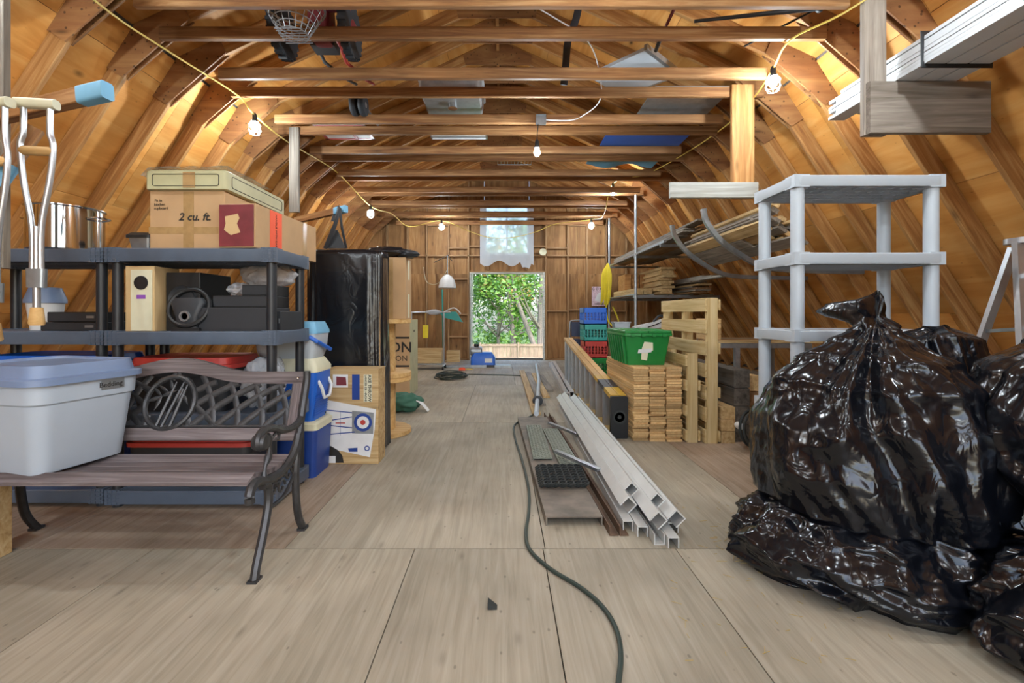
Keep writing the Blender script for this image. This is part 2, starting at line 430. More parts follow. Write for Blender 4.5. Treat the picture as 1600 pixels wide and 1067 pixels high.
slope_panels(ceiling, (CX - KH - 0.06, 0, KZ - 0.028), (CX, 0, RZ), mir(UPN), 4, 4)
# outer weather skin over the plywood, closes the panel joints
for sgn, par in ((1, wall_right), (-1, wall_left)):
    n = Vector((sgn * LOWN.x, 0, LOWN.z)); a = Vector((CX + sgn * FH, 0, 0)) + n * 0.165; b = Vector((CX + sgn * KH, 0, KZ)) + n * 0.165
    d = (b - a).normalized(); a -= d * 0.4; b += d * 0.06; c = (a + b) / 2
    MB().prism([(0, 0), ((b - a).length, 0), ((b - a).length, 0.02), (0, 0.02)], a + Vector((0, Y0, 0)), d, n, (0, Y1 - Y0, 0)).build('roof_skin', M['darkgrey'], par)
    n = Vector((sgn * UPN.x, 0, UPN.z)); a = Vector((CX + sgn * KH, 0, KZ)) + n * 0.165; b = Vector((CX, 0, RZ)) + n * 0.165
    d = (b - a).normalized(); a -= d * 0.12; b += d * 0.1
    MB().prism([(0, 0), ((b - a).length, 0), ((b - a).length, 0.02), (0, 0.02)], a + Vector((0, Y0, 0)), d, n, (0, Y1 - Y0, 0)).build('roof_skin', M['darkgrey'], ceiling)

gus = {}
def gusset(side, y):
    if side not in gus:
        if side == 0:
            pl = [(-0.42, RZ - 0.2), (0.42, RZ - 0.2), (0.45, RZ - 0.08), (0, RZ + 0.13), (-0.45, RZ - 0.08)]
        else:
            pl = [(2.93, 2.96), (3.05, 3.035), (2.826, 3.385), (2.46, 3.55), (2.40, 3.42)]
            if side < 0: pl = [(-a, b) for a, b in reversed(pl)]
        cx = sum(a for a, b in pl) / len(pl); cz = sum(b for a, b in pl) / len(pl)
        m = MB().prism([(a - cx, b - cz) for a, b in pl], (0, 0, 0), (1, 0, 0), (0, 0, 1), (0, 0.012, 0))
        gus[side] = (m.mesh('gusset', M['gusset']), cx, cz)
    me, cx, cz = gus[side]; o = bpy.data.objects.new('gusset', me); link(o, ceiling); o.location = (CX + cx, y, cz)
for k in range(-12, 17):
    y = 3.06 + 0.47 * k; yr = y + 0.076; j = random.uniform(-0.006, 0.006)
    for sgn, par in ((1, wall_right), (-1, wall_left)):
        n = Vector((sgn * LOWN.x, 0, LOWN.z)) * 0.07; nu = Vector((sgn * UPN.x, 0, UPN.z)) * 0.07
        beam('rafter', Vector((CX + sgn * FH, yr + j, 0.0)) + n, Vector((CX + sgn * KH, yr + j, KZ)) + n, 0.038, 0.14, M['rafter'], par, up=n)
        beam('upper_rafter', Vector((CX + sgn * KH, yr + j, KZ)) + nu, Vector((CX, yr + j, RZ)) + nu, 0.038, 0.14, M['rafter'], ceiling, up=nu)
        gusset(sgn, y + 0.045); gusset(sgn, y + 0.096)
    gusset(0, y + 0.045)
    A = (k % 2 == 1)
    zb = 3.235 if A else 3.17; hw = 2.58 if A else 2.40
    beam('collar_tie', (CX - hw - random.uniform(0, 0.06), y + 0.022, zb + 0.048), (CX + hw + random.uniform(-0.03, 0.06), y + 0.022, zb + 0.048), 0.044, 0.096, M['tie'], ceiling)

# gable walls
PROF = [(-FH - 0.2, -0.15), (FH + 0.2, -0.15), (FH + 0.16, 0.0), (KH + 0.1, KZ + 0.12), (0, RZ + 0.15), (-KH - 0.1, KZ + 0.12), (-FH - 0.16, 0.0)]
def clip(poly):
    out = list(poly); n = len(PROF)
    for i in range(n):
        (ax, az), (bx, bz) = PROF[i], PROF[(i + 1) % n]; res = []
        ins = lambda p: (bx - ax) * (p[1] - az) - (bz - az) * (p[0] - ax) >= -1e-9
        for j in range(len(out)):
            p, q = out[j], out[(j + 1) % len(out)]
            if ins(p): res.append(p)
            if ins(p) != ins(q):
                d1 = (bx - ax) * (p[1] - az) - (bz - az) * (p[0] - ax); d2 = (bx - ax) * (q[1] - az) - (bz - az) * (q[0] - ax)
                t = d1 / (d1 - d2); res.append((p[0] + t * (q[0] - p[0]), p[1] + t * (q[1] - p[1])))
        out = res
        if len(out) < 3: return None
    return out
def roofz(x):
    h = abs(x - CX)
    return KZ + (FH - 0 - h) * 0 if False else (RZ - h * (RZ - KZ) / KH if h < KH else KZ * (FH - h) / (FH - KH))
def gable(name, y, th, xs, zs, holes, mat):
    w = None; first = True
    sill = MB().bb((-5.0, y, -0.15), (5.0, y + th, -0.019))
    for a, b in zip(xs[1:-1], xs[2:]):
        if not any(h[0] + 1e-3 < a < h[1] - 1e-3 for h in holes): sill.bb((a - 0.02, y + th + 0.001, -0.1), (a + 0.02, y + th + 0.01, roofz(a) + 0.1))
    w = mstruct(name, sill, M['stud'])
    for a, b in zip(xs, xs[1:]):
        for c, d in zip(zs, zs[1:]):
            if any(a >= h[0] - 1e-3 and b <= h[1] + 1e-3 and c >= h[2] - 1e-3 and d <= h[3] + 1e-3 for h in holes): continue
            g = 0.0015
            pl = clip([(a + g - CX, c), (b - g - CX, c), (b - g - CX, d), (a + g - CX, d)])
            if not pl: continue
            mx, mz = sum(p[0] for p in pl) / len(pl), sum(p[1] for p in pl) / len(pl)
            # grain upright: local x = world z
            m = MB().prism([(p[1] - mz, -(p[0] - mx)) for p in pl], (0, 0, 0), (1, 0, 0), (0, 1, 0), (0, 0, th))
            o = m.build('wall_panel', mat, w); o.matrix_local = Matrix(((0, -1, 0, mx + CX), (0, 0, 1, y), (1, 0, 0, mz), (0, 0, 0, 1)))
            # keep handedness
            o.matrix_local = Matrix(((0, -1, 0, mx + CX), (0, 0, -1, y + th), (1, 0, 0, mz), (0, 0, 0, 1)))
    return w
DX0, DX1, DZ = -0.77, 1.00, 2.05
WX0, WX1, WZ0, WZ1 = -0.43, 0.64, 2.50, 3.75
YB = 10.90
wall_back = gable('wall_back', YB, 0.018, [-5, -3.65, -2.43, -1.6, DX0, WX0, WX1, DX1, 1.8, 2.5, 3.7, 5], [-0.02, DZ, WZ0, WZ1, 4.8], [(DX0, DX1, -0.02, DZ), (WX0, WX1, WZ0, WZ1)], M['wallply'])
wall_front = gable('wall_front', Y0 - 0.02, 0.018, [-5, -3.6, -2.2, 2.2, 3.6, 5], [-0.02, 2.9, 4.8], [(-2.2, 2.2, -0.02, 2.9)], M['wallply'])  # unseen wall; its wide doorway is added to let daylight in
for x in (-3.75, -3.25, -2.75, -2.26, -1.80, -1.28, -0.81, 1.04, 1.56, 2.01, 2.47, 2.95, 3.45, 3.9):
    beam('stud', (x, YB - 0.045, 0), (x, YB - 0.045, roofz(x) + 0.05), 0.09 if True else 0, 0.038, M['stud'], wall_back, up=(1, 0, 0))
for x in (-0.35, 0.11, 0.57):
    beam('cripple_stud', (x, YB - 0.045, DZ + 0.09), (x, YB - 0.045, WZ0 - 0.04), 0.09, 0.038, M['stud'], wall_back, up=(1, 0, 0))
for x in (WX0 - 0.02, WX1 + 0.02):
    beam('window_stud', (x, YB - 0.045, WZ0), (x, YB - 0.045, roofz(x) + 0.05), 0.09, 0.038, M['stud'], wall_back, up=(1, 0, 0))
def block(xa, xb, z): beam('blocking', (xa, YB - 0.045, z), (xb, YB - 0.045, z), 0.09, 0.038, M['stud'], wall_back)
block(DX0 - 0.02, DX1 + 0.02, DZ + 0.045); block(-3.2, WX0 - 0.04, WZ0 - 0.02); block(WX0 - 0.04, WX1 + 0.04, WZ0 - 0.02); block(WX1 + 0.04, 3.2, WZ0 - 0.02)
for a, b, z in ((-2.24, -1.82, 1.12), (-1.78, -1.30, 1.15), (-1.26, -0.83, 1.08), (-1.26, -0.83, 0.55), (-1.26, -0.83, 1.92), (-1.26, -0.83, 2.66), (-0.79, WX0 - 0.05, 2.70), (WX1 + 0.05, 1.02, 2.70), (1.06, 1.54, 1.16), (1.58, 1.99, 1.19), (2.03, 2.45, 1.16), (1.06, 1.54, 2.66), (1.58, 1.99, 3.2), (-1.78, -1.3, 3.2), (2.49, 2.93, 1.16)):
    block(a, b, z)
beam('bottom_plate', (-4.8, YB - 0.045, 0.019), (DX0 - 0.04, YB - 0.045, 0.019), 0.09, 0.038, M['stud'], wall_back)
beam('bottom_plate', (DX1 + 0.04, YB - 0.045, 0.019), (4.8, YB - 0.045, 0.019), 0.09, 0.038, M['stud'], wall_back)
# open loading door: frame and sill only
dr = MB().bb((DX0 - 0.01, YB - 0.10, 0.0), (DX0 + 0.03, YB + 0.05, DZ + 0.03)).build('door_1', M['whitewash']); dr['kind'] = 'structure'
MB().bb((DX1 - 0.03, YB - 0.10, 0.0), (DX1 + 0.01, YB + 0.05, DZ + 0.03)).build('door_jamb', M['whitewash'], dr)
MB().bb((DX0 + 0.03, YB - 0.10, DZ - 0.005), (DX1 - 0.03, YB + 0.05, DZ + 0.03)).build('door_head', M['whitewash'], dr)
MB().bb((DX0 + 0.03, YB - 0.03, -0.01), (DX1 - 0.03, YB + 0.12, 0.03)).build('door_sill', M['darkgrey'], dr)
# window with two sashes and glass
wd = struct('window_1', MB().bb((WX0, YB, WZ0), (WX0 + 0.045, YB + 0.05, WZ1)).bb((WX1 - 0.045, YB, WZ0), (WX1, YB + 0.05, WZ1)).bb((WX0 + 0.045, YB, WZ0), (WX1 - 0.045, YB + 0.05, WZ0 + 0.05)).bb((WX0 + 0.045, YB, WZ1 - 0.05), (WX1 - 0.045, YB + 0.05, WZ1)).mesh('window_frame', M['white']))
for x0, x1 in ((WX0 + 0.045, 0.095), (0.125, WX1 - 0.045)):
    MB().bb((x0, YB + 0.02, WZ0 + 0.05), (x1, YB + 0.026, WZ1 - 0.05)).build('pane', M['glass'], wd)
MB().bb((0.095, YB, WZ0 + 0.05), (0.125, YB + 0.045, WZ1 - 0.05)).build('mullion', M['white'], wd)

# outside: lawn a storey below, fence, trees
GZ = -2.7
mstruct('ground', MB().bb((-60, 11.6, GZ - 0.2), (60, 90, GZ)), M['grass'])
fence = T('wooden_fence', 'pale wooden board fence with posts and rails beyond the open loading door', 'fence', (0, 30, GZ))
for p in range(-5, 6):
    x = p * 2.5 + 1.05
    beam('post', (x, 30, GZ), (x, 30, GZ + 1.9), 0.12, 0.12, M['fence'], fence, up=(1, 0, 0))
    if p < 5:
        for z in (0.35, 0.9, 1.68): beam('rail', (x + 0.06, 30.0, GZ + z), (x + 2.44, 30.0, GZ + z), 0.05, 0.09, M['fence'], fence)
        for q in range(10):
            xa = x + 0.07 + q * 0.237
            beam('board', (xa + 0.115, 30.05, GZ + 0.05), (xa + 0.115, 30.05, GZ + 1.8), 0.02, 0.225, M['fence'], fence, up=(1, 0, 0))
def tree(x, y, h, rad, label, lm, seed, lean=0.0, nleaf=2600, low=0.15, fork=False):
    rnd = random.Random(seed)
    t = T('leafy_tree', label, 'tree', (x, y, GZ), 0, 'trees beyond the fence')
    m = MB(); top = Vector((lean * h, 0, h * 0.9))
    m.tube([(0, 0, 0), (lean * h * 0.25, 0, h * 0.3), (lean * h * 0.6, 0, h * 0.6), top], [0.20 * h / 9, 0.16 * h / 9, 0.11 * h / 9, 0.04], 8)
    tips = []
    if fork:
        m.tube([(0.05, 0, 0.5), (-0.75, 0, 2.6), (-1.5, 0, 4.6), (-2.1, 0, 7.2)], [0.2, 0.17, 0.13, 0.05], 8)
        m.tube([(0.05, 0, 0.5), (0.25, 0, 3.2), (0.1, 0, 6.5)], [0.24, 0.22, 0.12], 8)
    for b in range(9):
        a = rnd.uniform(0, 6.28); z0 = h * rnd.uniform(0.22, 0.7); L = rad * rnd.uniform(0.6, 1.0)
        s = Vector((lean * z0, 0, z0)); e = s + Vector((math.cos(a) * L, math.sin(a) * L, L * rnd.uniform(0.5, 1.1)))
        m.tube([s, (s + e) / 2 + Vector((0, 0, -0.1 * L)), e], [0.09 * h / 9, 0.06 * h / 9, 0.02], 6); tips.append(e)
    m.build('trunk', M['bark'], t, smooth=True)
    lf = MB(); cl = []
    for c in range(34):
        a = rnd.uniform(0, 6.28); zz = rnd.uniform(low, 1.0); rr = rad * math.sqrt(rnd.random()) * (1.0 - 0.5 * max(0, zz - 0.55))
        cl.append((Vector((math.cos(a) * rr + lean * h * zz, math.sin(a) * rr, h * zz)), rnd.uniform(0.45, 1.0) * rad * 0.42))
    vs, fs = [], []
    for i in range(nleaf):
        c, r = rnd.choice(cl); d = Vector((rnd.gauss(0, 1), rnd.gauss(0, 1), rnd.gauss(0, 0.8))).normalized() * r * rnd.uniform(0.6, 1.05)
        p = c + d; s = rnd.uniform(0.10, 0.2)
        u = Vector((rnd.gauss(0, 1), rnd.gauss(0, 1), rnd.gauss(0, 0.6))).normalized(); v = u.orthogonal().normalized(); v.rotate(Matrix.Rotation(rnd.uniform(0, 6.28), 3, u))
        n = len(vs); vs += [p - u * s, p + v * s * 0.5, p + u * s, p - v * s * 0.5]; fs.append((n, n + 1, n + 2, n + 3))
    lf.v, lf.f = vs, fs
    o = lf.build('foliage', M[lm], t); o['kind'] = 'stuff'
tree(2.55, 31.2, 11, 3.6, 'grey forked tree with pale bare trunk rising behind the fence', 'leaf1', 3, 0.02, 2200, 0.46, True)
tree(-0.3, 34.5, 7.0, 2.9, 'bushy bright green tree behind the middle of the fence', 'leaf1', 5, 0, 5200, 0.12)
tree(-4.2, 32.5, 10, 3.2, 'tall loose green tree on the hanging rope side of the loading door', 'leaf2', 8, 0.03, 4200, 0.2)
tree(1.2, 39, 12, 4.0, 'dark tall tree standing farthest back behind the other trees', 'leaf2', 12, 0, 5600, 0.1)
tree(0.9, 33.0, 9.5, 1.9, 'slender tree with yellowing autumn leaves among green ones', 'leaf3', 15, -0.08, 520, 0.5)
tree(7.5, 35, 10, 3.6, 'full mid green tree to the side of the forked tree', 'leaf1', 21, 0, 3600, 0.12)
tree(-8.5, 36, 11, 3.8, 'broad dark green tree far along the fence', 'leaf2', 23, 0, 3600, 0.1)
# ================================================================ string of caged bulbs
def bez(pts, n=8):
    pts = [Vector(p) for p in pts]; out = []
    for i in range(len(pts) - 1):
        p0, p1, p2, p3 = pts[max(i - 1, 0)], pts[i], pts[i + 1], pts[min(i + 2, len(pts) - 1)]
        for k in range(n):
            t = k / n
            out.append(0.5 * ((2 * p1) + (-p0 + p2) * t + (2 * p0 - 5 * p1 + 4 * p2 - p3) * t * t + (-p0 + 3 * p1 - 3 * p2 + p3) * t ** 3))
    out.append(pts[-1]); return out
sl = T('string_light', 'yellow cord of caged work bulbs strung along the collar ties', 'string light', (0, 5, 3.1))
def sag(a, b, s):
    a, b = Vector(a), Vector(b); return [a, (a + b) / 2 - Vector((0, 0, s))]
LB = [W(398, 180, 4.62), W(579, 322, 7.75), W(690, 345, 9.75), W(924, 343, 9.75), W(958, 287, 7.85), W(1208, 107, 3.84)]
path = [Vector((-2.36, -2.2, 3.17)), Vector((-2.38, -0.9, 3.05)), Vector((-2.40, 0.7, 3.14)), Vector((-2.42, 1.8, 3.05)), W(152, 4, 3.0), W(255, 75, 3.6), W(370, 148, 4.42), LB[0], W(450, 222, 5.45), W(525, 268, 6.78), LB[1], W(612, 334, 8.66), W(640, 354, 10.0), LB[2], W(735, 362, 10.55), W(765, 371, 10.6), W(800, 371, 10.6), W(838, 362, 10.6), W(868, 350, 10.55), LB[3], W(943, 337, 9.2), LB[4], W(1010, 272, 7.0), W(1075, 237, 6.1), W(1140, 192, 5.15), W(1180, 150, 4.4), LB[5], W(1237, 61, 3.50), W(1345, 4, 3.02), Vector((2.40, 1.8, 3.06)), Vector((2.38, 0.7, 3.14)), Vector((2.37, -0.9, 3.05)), Vector((2.34, -2.1, 3.15)), Vector((0.9, -2.2, 3.09)), Vector((0, -2.25, 3.13)), Vector((-0.9, -2.2, 3.09)), Vector((-2.2, -2.2, 3.16))]
MB().tube(bez(path, 6), 0.0075, 6).build('cord', M['cord'], sl, smooth=True, world=True)
sock = MB().lathe([(0.012, 0.02), (0.022, 0.0), (0.024, -0.05), (0.03, -0.055), (0.03, -0.07), (0.0001, -0.072)], n=12)
me_sock = sock.mesh('socket', M['blackpost'], True)
me_bulb = MB().lathe([(0.0001, -0.160), (0.018, -0.156), (0.030, -0.138), (0.033, -0.120), (0.026, -0.095), (0.015, -0.073)], n=12).mesh('bulb', M['bulb'], 'full')
cg = MB()
for k in range(6):
    a = k * math.pi / 3; c, s = math.cos(a), math.sin(a)
    cg.tube([(c * 0.03, s * 0.03, -0.06), (c * 0.055, s * 0.055, -0.10), (c * 0.06, s * 0.06, -0.15), (c * 0.045, s * 0.045, -0.19), (c * 0.012, s * 0.012, -0.205)], 0.0022, 4)
for r, z in ((0.056, -0.10), (0.06, -0.15), (0.045, -0.19)):
    cg.tube([(math.cos(2 * math.pi * k / 16) * r, math.sin(2 * math.pi * k / 16) * r, z) for k in range(16)], 0.0022, 4, closed=True)
me_cage = cg.mesh('cage', M['whiteplastic'])
for p in LB + [Vector((-0.9, -2.2, 3.09)), Vector((0.9, -2.2, 3.09)), Vector((-2.38, -0.9, 3.05)), Vector((-2.42, 1.8, 3.05)), Vector((2.40, 1.8, 3.06)), Vector((2.37, -0.9, 3.05))]:  # bulbs beyond LB are out of view, added to brighten the loft
    o = bpy.data.objects.new('socket', me_sock); link(o, sl, p); o.location = p - ORG[sl]
    b = bpy.data.objects.new('bulb', me_bulb); link(b, o, p)
    c = bpy.data.objects.new('cage', me_cage); link(c, o, p)
# lamp on a ceiling box, fed by its own white cable
jb = T('ceiling_lamp', 'bare bulb hanging under a steel junction box on a collar tie', 'lamp', W(845, 188, 4.91))
p = W(845, 188, 4.91)
MB().bb((-0.055, -0.012, -0.055), (0.055, 0.0, 0.055)).bb((-0.055, -0.03, -0.055), (-0.05, -0.012, 0.055)).bb((0.05, -0.03, -0.055), (0.055, -0.012, 0.055)).bb((-0.055, -0.03, 0.05), (0.055, -0.012, 0.055)).build('junction_box', M['galv'], jb)
MB().tube([p + Vector((-0.03, -0.02, -0.05)), p + Vector((-0.04, -0.02, -0.16)), W(839, 219, 4.89)], 0.005, 6).build('flex', M['black'], jb, world=True)
o = bpy.data.objects.new('socket', me_sock); link(o, jb, p); o.location = W(839, 221, 4.89) - p
b = bpy.data.objects.new('bulb', me_bulb); link(b, o, p)
MB().tube(bez([p + Vector((0.05, -0.01, 0)), W(890, 188, 4.92), W(912, 180, 4.92), W(938, 155, 4.6), W(934, 100, 4.2), W(915, 60, 3.9), W(870, 30, 3.7), W(825, 4, 3.4)], 6), 0.005, 6).build('cable', M['white'], jb, smooth=True, world=True)

dup(jb, p + Vector((0.1, 2.12 - 4.94, 0)), 0, 'added fill bulb out of view on the collar tie over the garden bench')  # this lamp and the next are added out of view as fill light
dup(jb, p + Vector((0.1, 0.24 - 4.94, 0)), 0, 'added fill bulb out of view on the collar tie towards the front doors')
# ================================================================ things stored up on the collar ties
ZA = 3.335                                         # top of the higher ties
def hubwheel(mb_t, mb_h, c, r, w, tread=22):
    mb_t.lathe([(r * 0.62, -w / 2), (r * 0.95, -w / 2), (r, -w / 4), (r, w / 4), (r * 0.95, w / 2), (r * 0.62, w / 2)], c, 28, 'X')
    for k in range(tread):
        a = 2 * math.pi * k / tread
        R = Matrix.Rotation(a, 3, 'X')
        mb_t.box(Vector(c) + R @ Vector((0, 0, r + 0.004)), (w * 0.95, r * 0.12, 0.016), M=R)
    mb_h.lathe([(0.02, -w / 2 - 0.02), (0.05, -w / 2 - 0.015), (r * 0.6, -w * 0.18), (r * 0.66, -w * 0.45), (r * 0.66, w * 0.45), (r * 0.6, w * 0.18), (0.05, w / 2 + 0.015), (0.02, w / 2 + 0.02)], c, 24, 'X')
tl = T('garden_tiller', 'dark red wheeled garden tiller lying across the collar ties', 'tiller', (-1.54, 3.9, ZA))
wz = ZA + 0.12
for x in (-1.83, -1.27):
    t, h = MB(), MB(); hubwheel(t, h, (x, 3.79, wz), 0.215, 0.07)
    w = t.build('wheel', M['tire'], tl, True, world=True); h.build('wheel_rim', M['maroon'], w, True, world=True)
MB().tube([(-1.78, 3.80, wz), (-1.32, 3.80, wz)], 0.02, 8).build('axle', M['galv'], tl, True, world=True)
MB().rrloft([(0.0, 0.07, 0.09, 0.03), (0.14, 0.09, 0.11, 0.04), (0.32, 0.08, 0.10, 0.04)], (-1.50, 3.78, 3.36)).build('gearbox', M['maroon'], tl, True, world=True)
MB().rrloft([(0, 0.10, 0.1, 0.03), (0.16, 0.10, 0.10, 0.05), (0.2, 0.07, 0.07, 0.04)], (-1.33, 3.62, 3.56)).build('engine', M['maroon'], tl, True, world=True)
MB().tube([(-1.16, 3.55, 3.62), (-1.12, 3.5, 3.68), (-1.16, 3.48, 3.76), (-1.24, 3.5, 3.78)], 0.012, 8).build('exhaust_pipe', M['galv'], tl, True, world=True)
for x in (-1.62, -1.42):
    MB().tube([(x, 3.78, 3.5), (x - 0.02, 4.2, 3.42), (x - 0.05, 4.9, 3.62), (x - 0.05, 5.2, 3.72)], 0.016, 8).build('handle_bar', M['red'] if x > -1.5 else M['black'], tl, True, world=True)
MB().bb((-1.62, 3.83, 3.36), (-1.42, 3.98, 3.42)).build('skid_plate', M['charcoal'], tl, world=True)
wb = T('wire_basket', 'round open wire basket upturned beside the red tiller on the ties', 'basket', (-1.52, 3.317, ZA - 0.222))
bk = MB()
for i in range(6):
    z = 0.02 + 0.04 * i; r = 0.10 + 0.022 * i
    bk.tube([(math.cos(k * math.pi / 12) * r, math.sin(k * math.pi / 12) * r, z) for k in range(24)], 0.004, 4, closed=True)
for k in range(18):
    a = k * math.pi / 9; bk.tube([(math.cos(a) * 0.1, math.sin(a) * 0.1, 0.02), (math.cos(a) * 0.21, math.sin(a) * 0.21, 0.22)], 0.003, 4)
for k in range(-3, 4):
    bk.tube([(-0.1, k * 0.03, 0.012), (0.1, k * 0.03, 0.012)], 0.003, 4)
bk.build('wirework', M['galv'], wb); MB().tube([(math.cos(k * math.pi / 12) * 0.215, math.sin(k * math.pi / 12) * 0.215, 0.225) for k in range(24)], 0.007, 6, closed=True).build('rim', M['galv'], wb)
ct = T('hand_cart', 'small folded hand cart with paired grey wheels hanging at the ties', 'cart', (-1.52, 4.83, ZA))
for x in (-1.565, -1.475):
    t, h = MB(), MB(); t.lathe([(0.06, -0.03), (0.105, -0.03), (0.115, -0.012), (0.115, 0.012), (0.105, 0.03), (0.06, 0.03)], (x, 4.82, 3.31), 24, 'X')
    h.lathe([(0.015, -0.035), (0.06, -0.02), (0.06, 0.02), (0.015, 0.035)], (x, 4.82, 3.31), 20, 'X')
    w = t.build('wheel', M['greyrub'] if 'greyrub' in M else M['tire'], ct, True, world=True); h.build('hub', M['galv'], w, True, world=True)
MB().tube([(-1.52, 4.82, 3.31), (-1.52, 4.86, 3.42), (-1.52, 5.2, 3.40), (-1.52, 5.8, 3.40)], 0.012, 8).build('frame', M['galv'], ct, True, world=True)
mb = T('steel_sink', 'grey stainless steel sink box set on the ties near the middle', 'sink', (-0.53, 4.85, ZA))
MB().rrloft([(0, 0.29, 0.30, 0.05), (0.02, 0.31, 0.32, 0.06), (0.15, 0.32, 0.33, 0.06), (0.16, 0.34, 0.345, 0.03), (0.17, 0.34, 0.345, 0.03)], (0, 0, 0)).build('basin', M['galv'], mb, True)
MB().cyl((0, 0, -0.05), 0.05, 0.05).build('drain', M['chrome'], mb, True)
MB().tube([(0.30, 0.30, 0.17), (0.30, 0.30, 0.32), (0.25, 0.2, 0.36), (0.2, 0.1, 0.32)], 0.012, 6).build('spout', M['chrome'], mb, True)
sg = T('metal_sign', 'red and white framed sign lying flat on the ties', 'sign', (-1.95, 5.64, ZA + 0.006))
MB().box((0, 0, 0.004), (0.62, 0.44, 0.008)).build('board', M['white'], sg)
MB().box((0, -0.2, -0.001), (0.62, 0.04, 0.004)).box((0, 0.2, -0.001), (0.62, 0.04, 0.004)).box((-0.29, 0, -0.001), (0.04, 0.44, 0.004)).box((0.29, 0, -0.001), (0.04, 0.44, 0.004)).box((0.09, 0, -0.001), (0.04, 0.4, 0.004)).build('red_border', M['red'], sg)
fx = T('light_fixture', 'silver fluorescent light fixture lying across the ties', 'light fixture', (-0.55, 5.75, ZA))
MB().prism([(-0.1, 0), (0.1, 0), (0.06, 0.07), (-0.06, 0.07)], (-0.36, 0, 0.001), (0, 1, 0), (0, 0, 1), (0.72, 0, 0)).build('reflector', M['galv'], fx)
for y in (-0.05, 0.05): MB().tube([(-0.34, y, -0.002), (0.34, y, -0.002)], 0.013, 10).build('tube', M['white'], fx, True)
pn = T('foam_panel', 'white square foam panel lying cornerwise on the ties', 'panel', (1.22, 4.28, ZA), math.radians(43))
MB().box((0, 0, 0.015), (0.58, 0.58, 0.03)).build('board', M['whiteplastic'], pn)
MB().box((0, -0.305, 0.025), (0.58, 0.03, 0.05)).box((0.305, 0, 0.025), (0.03, 0.58, 0.05)).build('edge_strip', M['galv'], pn)
ms = tag(MB().box((0, 0, 0.006), (0.78, 0.82, 0.012)).build('metal_sheet', M['galv']), 'dull grey metal sheet lying flat on the ties beside the foam panel', 'sheet'); ms.location = (1.90, 4.90, ZA)
bs = tag(MB().box((0, 0, 0.005), (1.05, 0.5, 0.01)).build('blue_board', M['blue']), 'flat blue plastic board lying across the ties', 'board'); bs.location = (1.82, 5.86, ZA)
wv = MB(); nx = 14
for i in range(nx + 1):
    x = -0.5 + i / nx
    for y in (-0.22, 0.22): wv.v.append(Vector((x, y, 0.012 + 0.035 * (1 + math.sin(x * 9 + y)))))
wv.f = [(2 * i, 2 * i + 2, 2 * i + 3, 2 * i + 1) for i in range(nx)]
k0 = len(wv.v); wv.v += [v + Vector((0, 0, 0.006)) for v in wv.v[:k0]]; wv.f += [tuple(reversed([a + k0 for a in f])) for f in wv.f]
wo = tag(wv.build('plastic_sheet', M['lightblue'], None, True), 'pale blue wavy plastic sheet laid over the farther ties', 'sheet'); wo.location = (1.78, 6.75, ZA - 0.02)
gr = T('wire_rack', 'grey wire grill rack lying on the ties above the hall', 'rack', (0.18, 6.65, ZA))
MB().tube([(-0.25, -0.2, 0.008), (0.25, -0.2, 0.008), (0.25, 0.2, 0.008), (-0.25, 0.2, 0.008)], 0.007, 6, closed=True).build('frame', M['galv'], gr)
g2 = MB()
for k in range(11): g2.tube([(-0.25 + 0.05 * k, -0.2, 0.008), (-0.25 + 0.05 * k, 0.2, 0.008)], 0.004, 4)
g2.build('wires', M['galv'], gr)
st = MB(); sp = bez([W(905, 4, 4.28), W(900, 30, 4.28), W(888, 62, 4.26), W(884, 100, 4.25), W(881, 133, 4.25)], 5)
st.tube(sp, 0.034, 8, flat=0.18, up=(0, 1, 0))
s_ = tag(st.build('black_strap', M['charcoal'], None, True, world=True, org=sp[-1]), 'broad black strap hanging down from the rafters between ties', 'strap')
rd = T('paint_pole', 'maroon pole with a black grip lying lengthwise on the ties', 'pole', (1.29, 3.55, ZA + 0.014))
MB().tube([(-0.05, -0.6, 0), (0.0, 0.15, 0)], 0.012, 10).build('shaft', M['maroon'], rd, True); MB().tube([(0.0, 0.15, 0), (0.022, 0.34, 0)], 0.017, 10).build('grip', M['black'], rd, True)
bp = T('black_pole', 'black jointed metal pole resting on the ties by the lumber hanger', 'pole', (1.9, 3.42, ZA + 0.02))
MB().tube([(-0.42, 0.09, 0), (0.42, -0.06, 0)], [0.012, 0.02], 10).build('shaft', M['charcoal'], bp, True); MB().sphere((0.44, -0.063, 0), 0.032).build('knuckle', M['black'], bp, True)
MB().tube([(0.43, -0.06, 0.0), (0.30, 0.15, 0.0), (0.14, 0.42, 0.0)], 0.008, 8).build('lever', M['black'], bp, True)

# ================================================================ hangers nailed to the ties, right side
def hanger(y, x0, za, zb, xa, xb, ha, pw, label, pm, am):
    t = T('lumber_hanger', label, 'hanger', (x0, y, za))
    beam('post', (x0 + pw / 2, y - 0.022, za), (x0 + pw / 2, y - 0.022, zb), 0.04, pw, pm, t, up=(1, 0, 0))
    beam('arm', (xa, y - 0.062, za + ha / 2), (xb, y - 0.062, za + ha / 2), 0.038, ha, am, t)
    return t
hanger(3.06, 2.40, 2.285, 3.3, 2.41, 3.20, 0.34, 0.15, 'grey timber hanger with wide arm carrying the bundle of white siding', M['hanger'], M['hanger'])
hanger(4.47, 2.235, 2.22, 3.33, 1.62, 2.47, 0.15, 0.22, 'brown post hanger with whitewashed board arm above the lumber racks', M['rafter'], M['whitewash'])
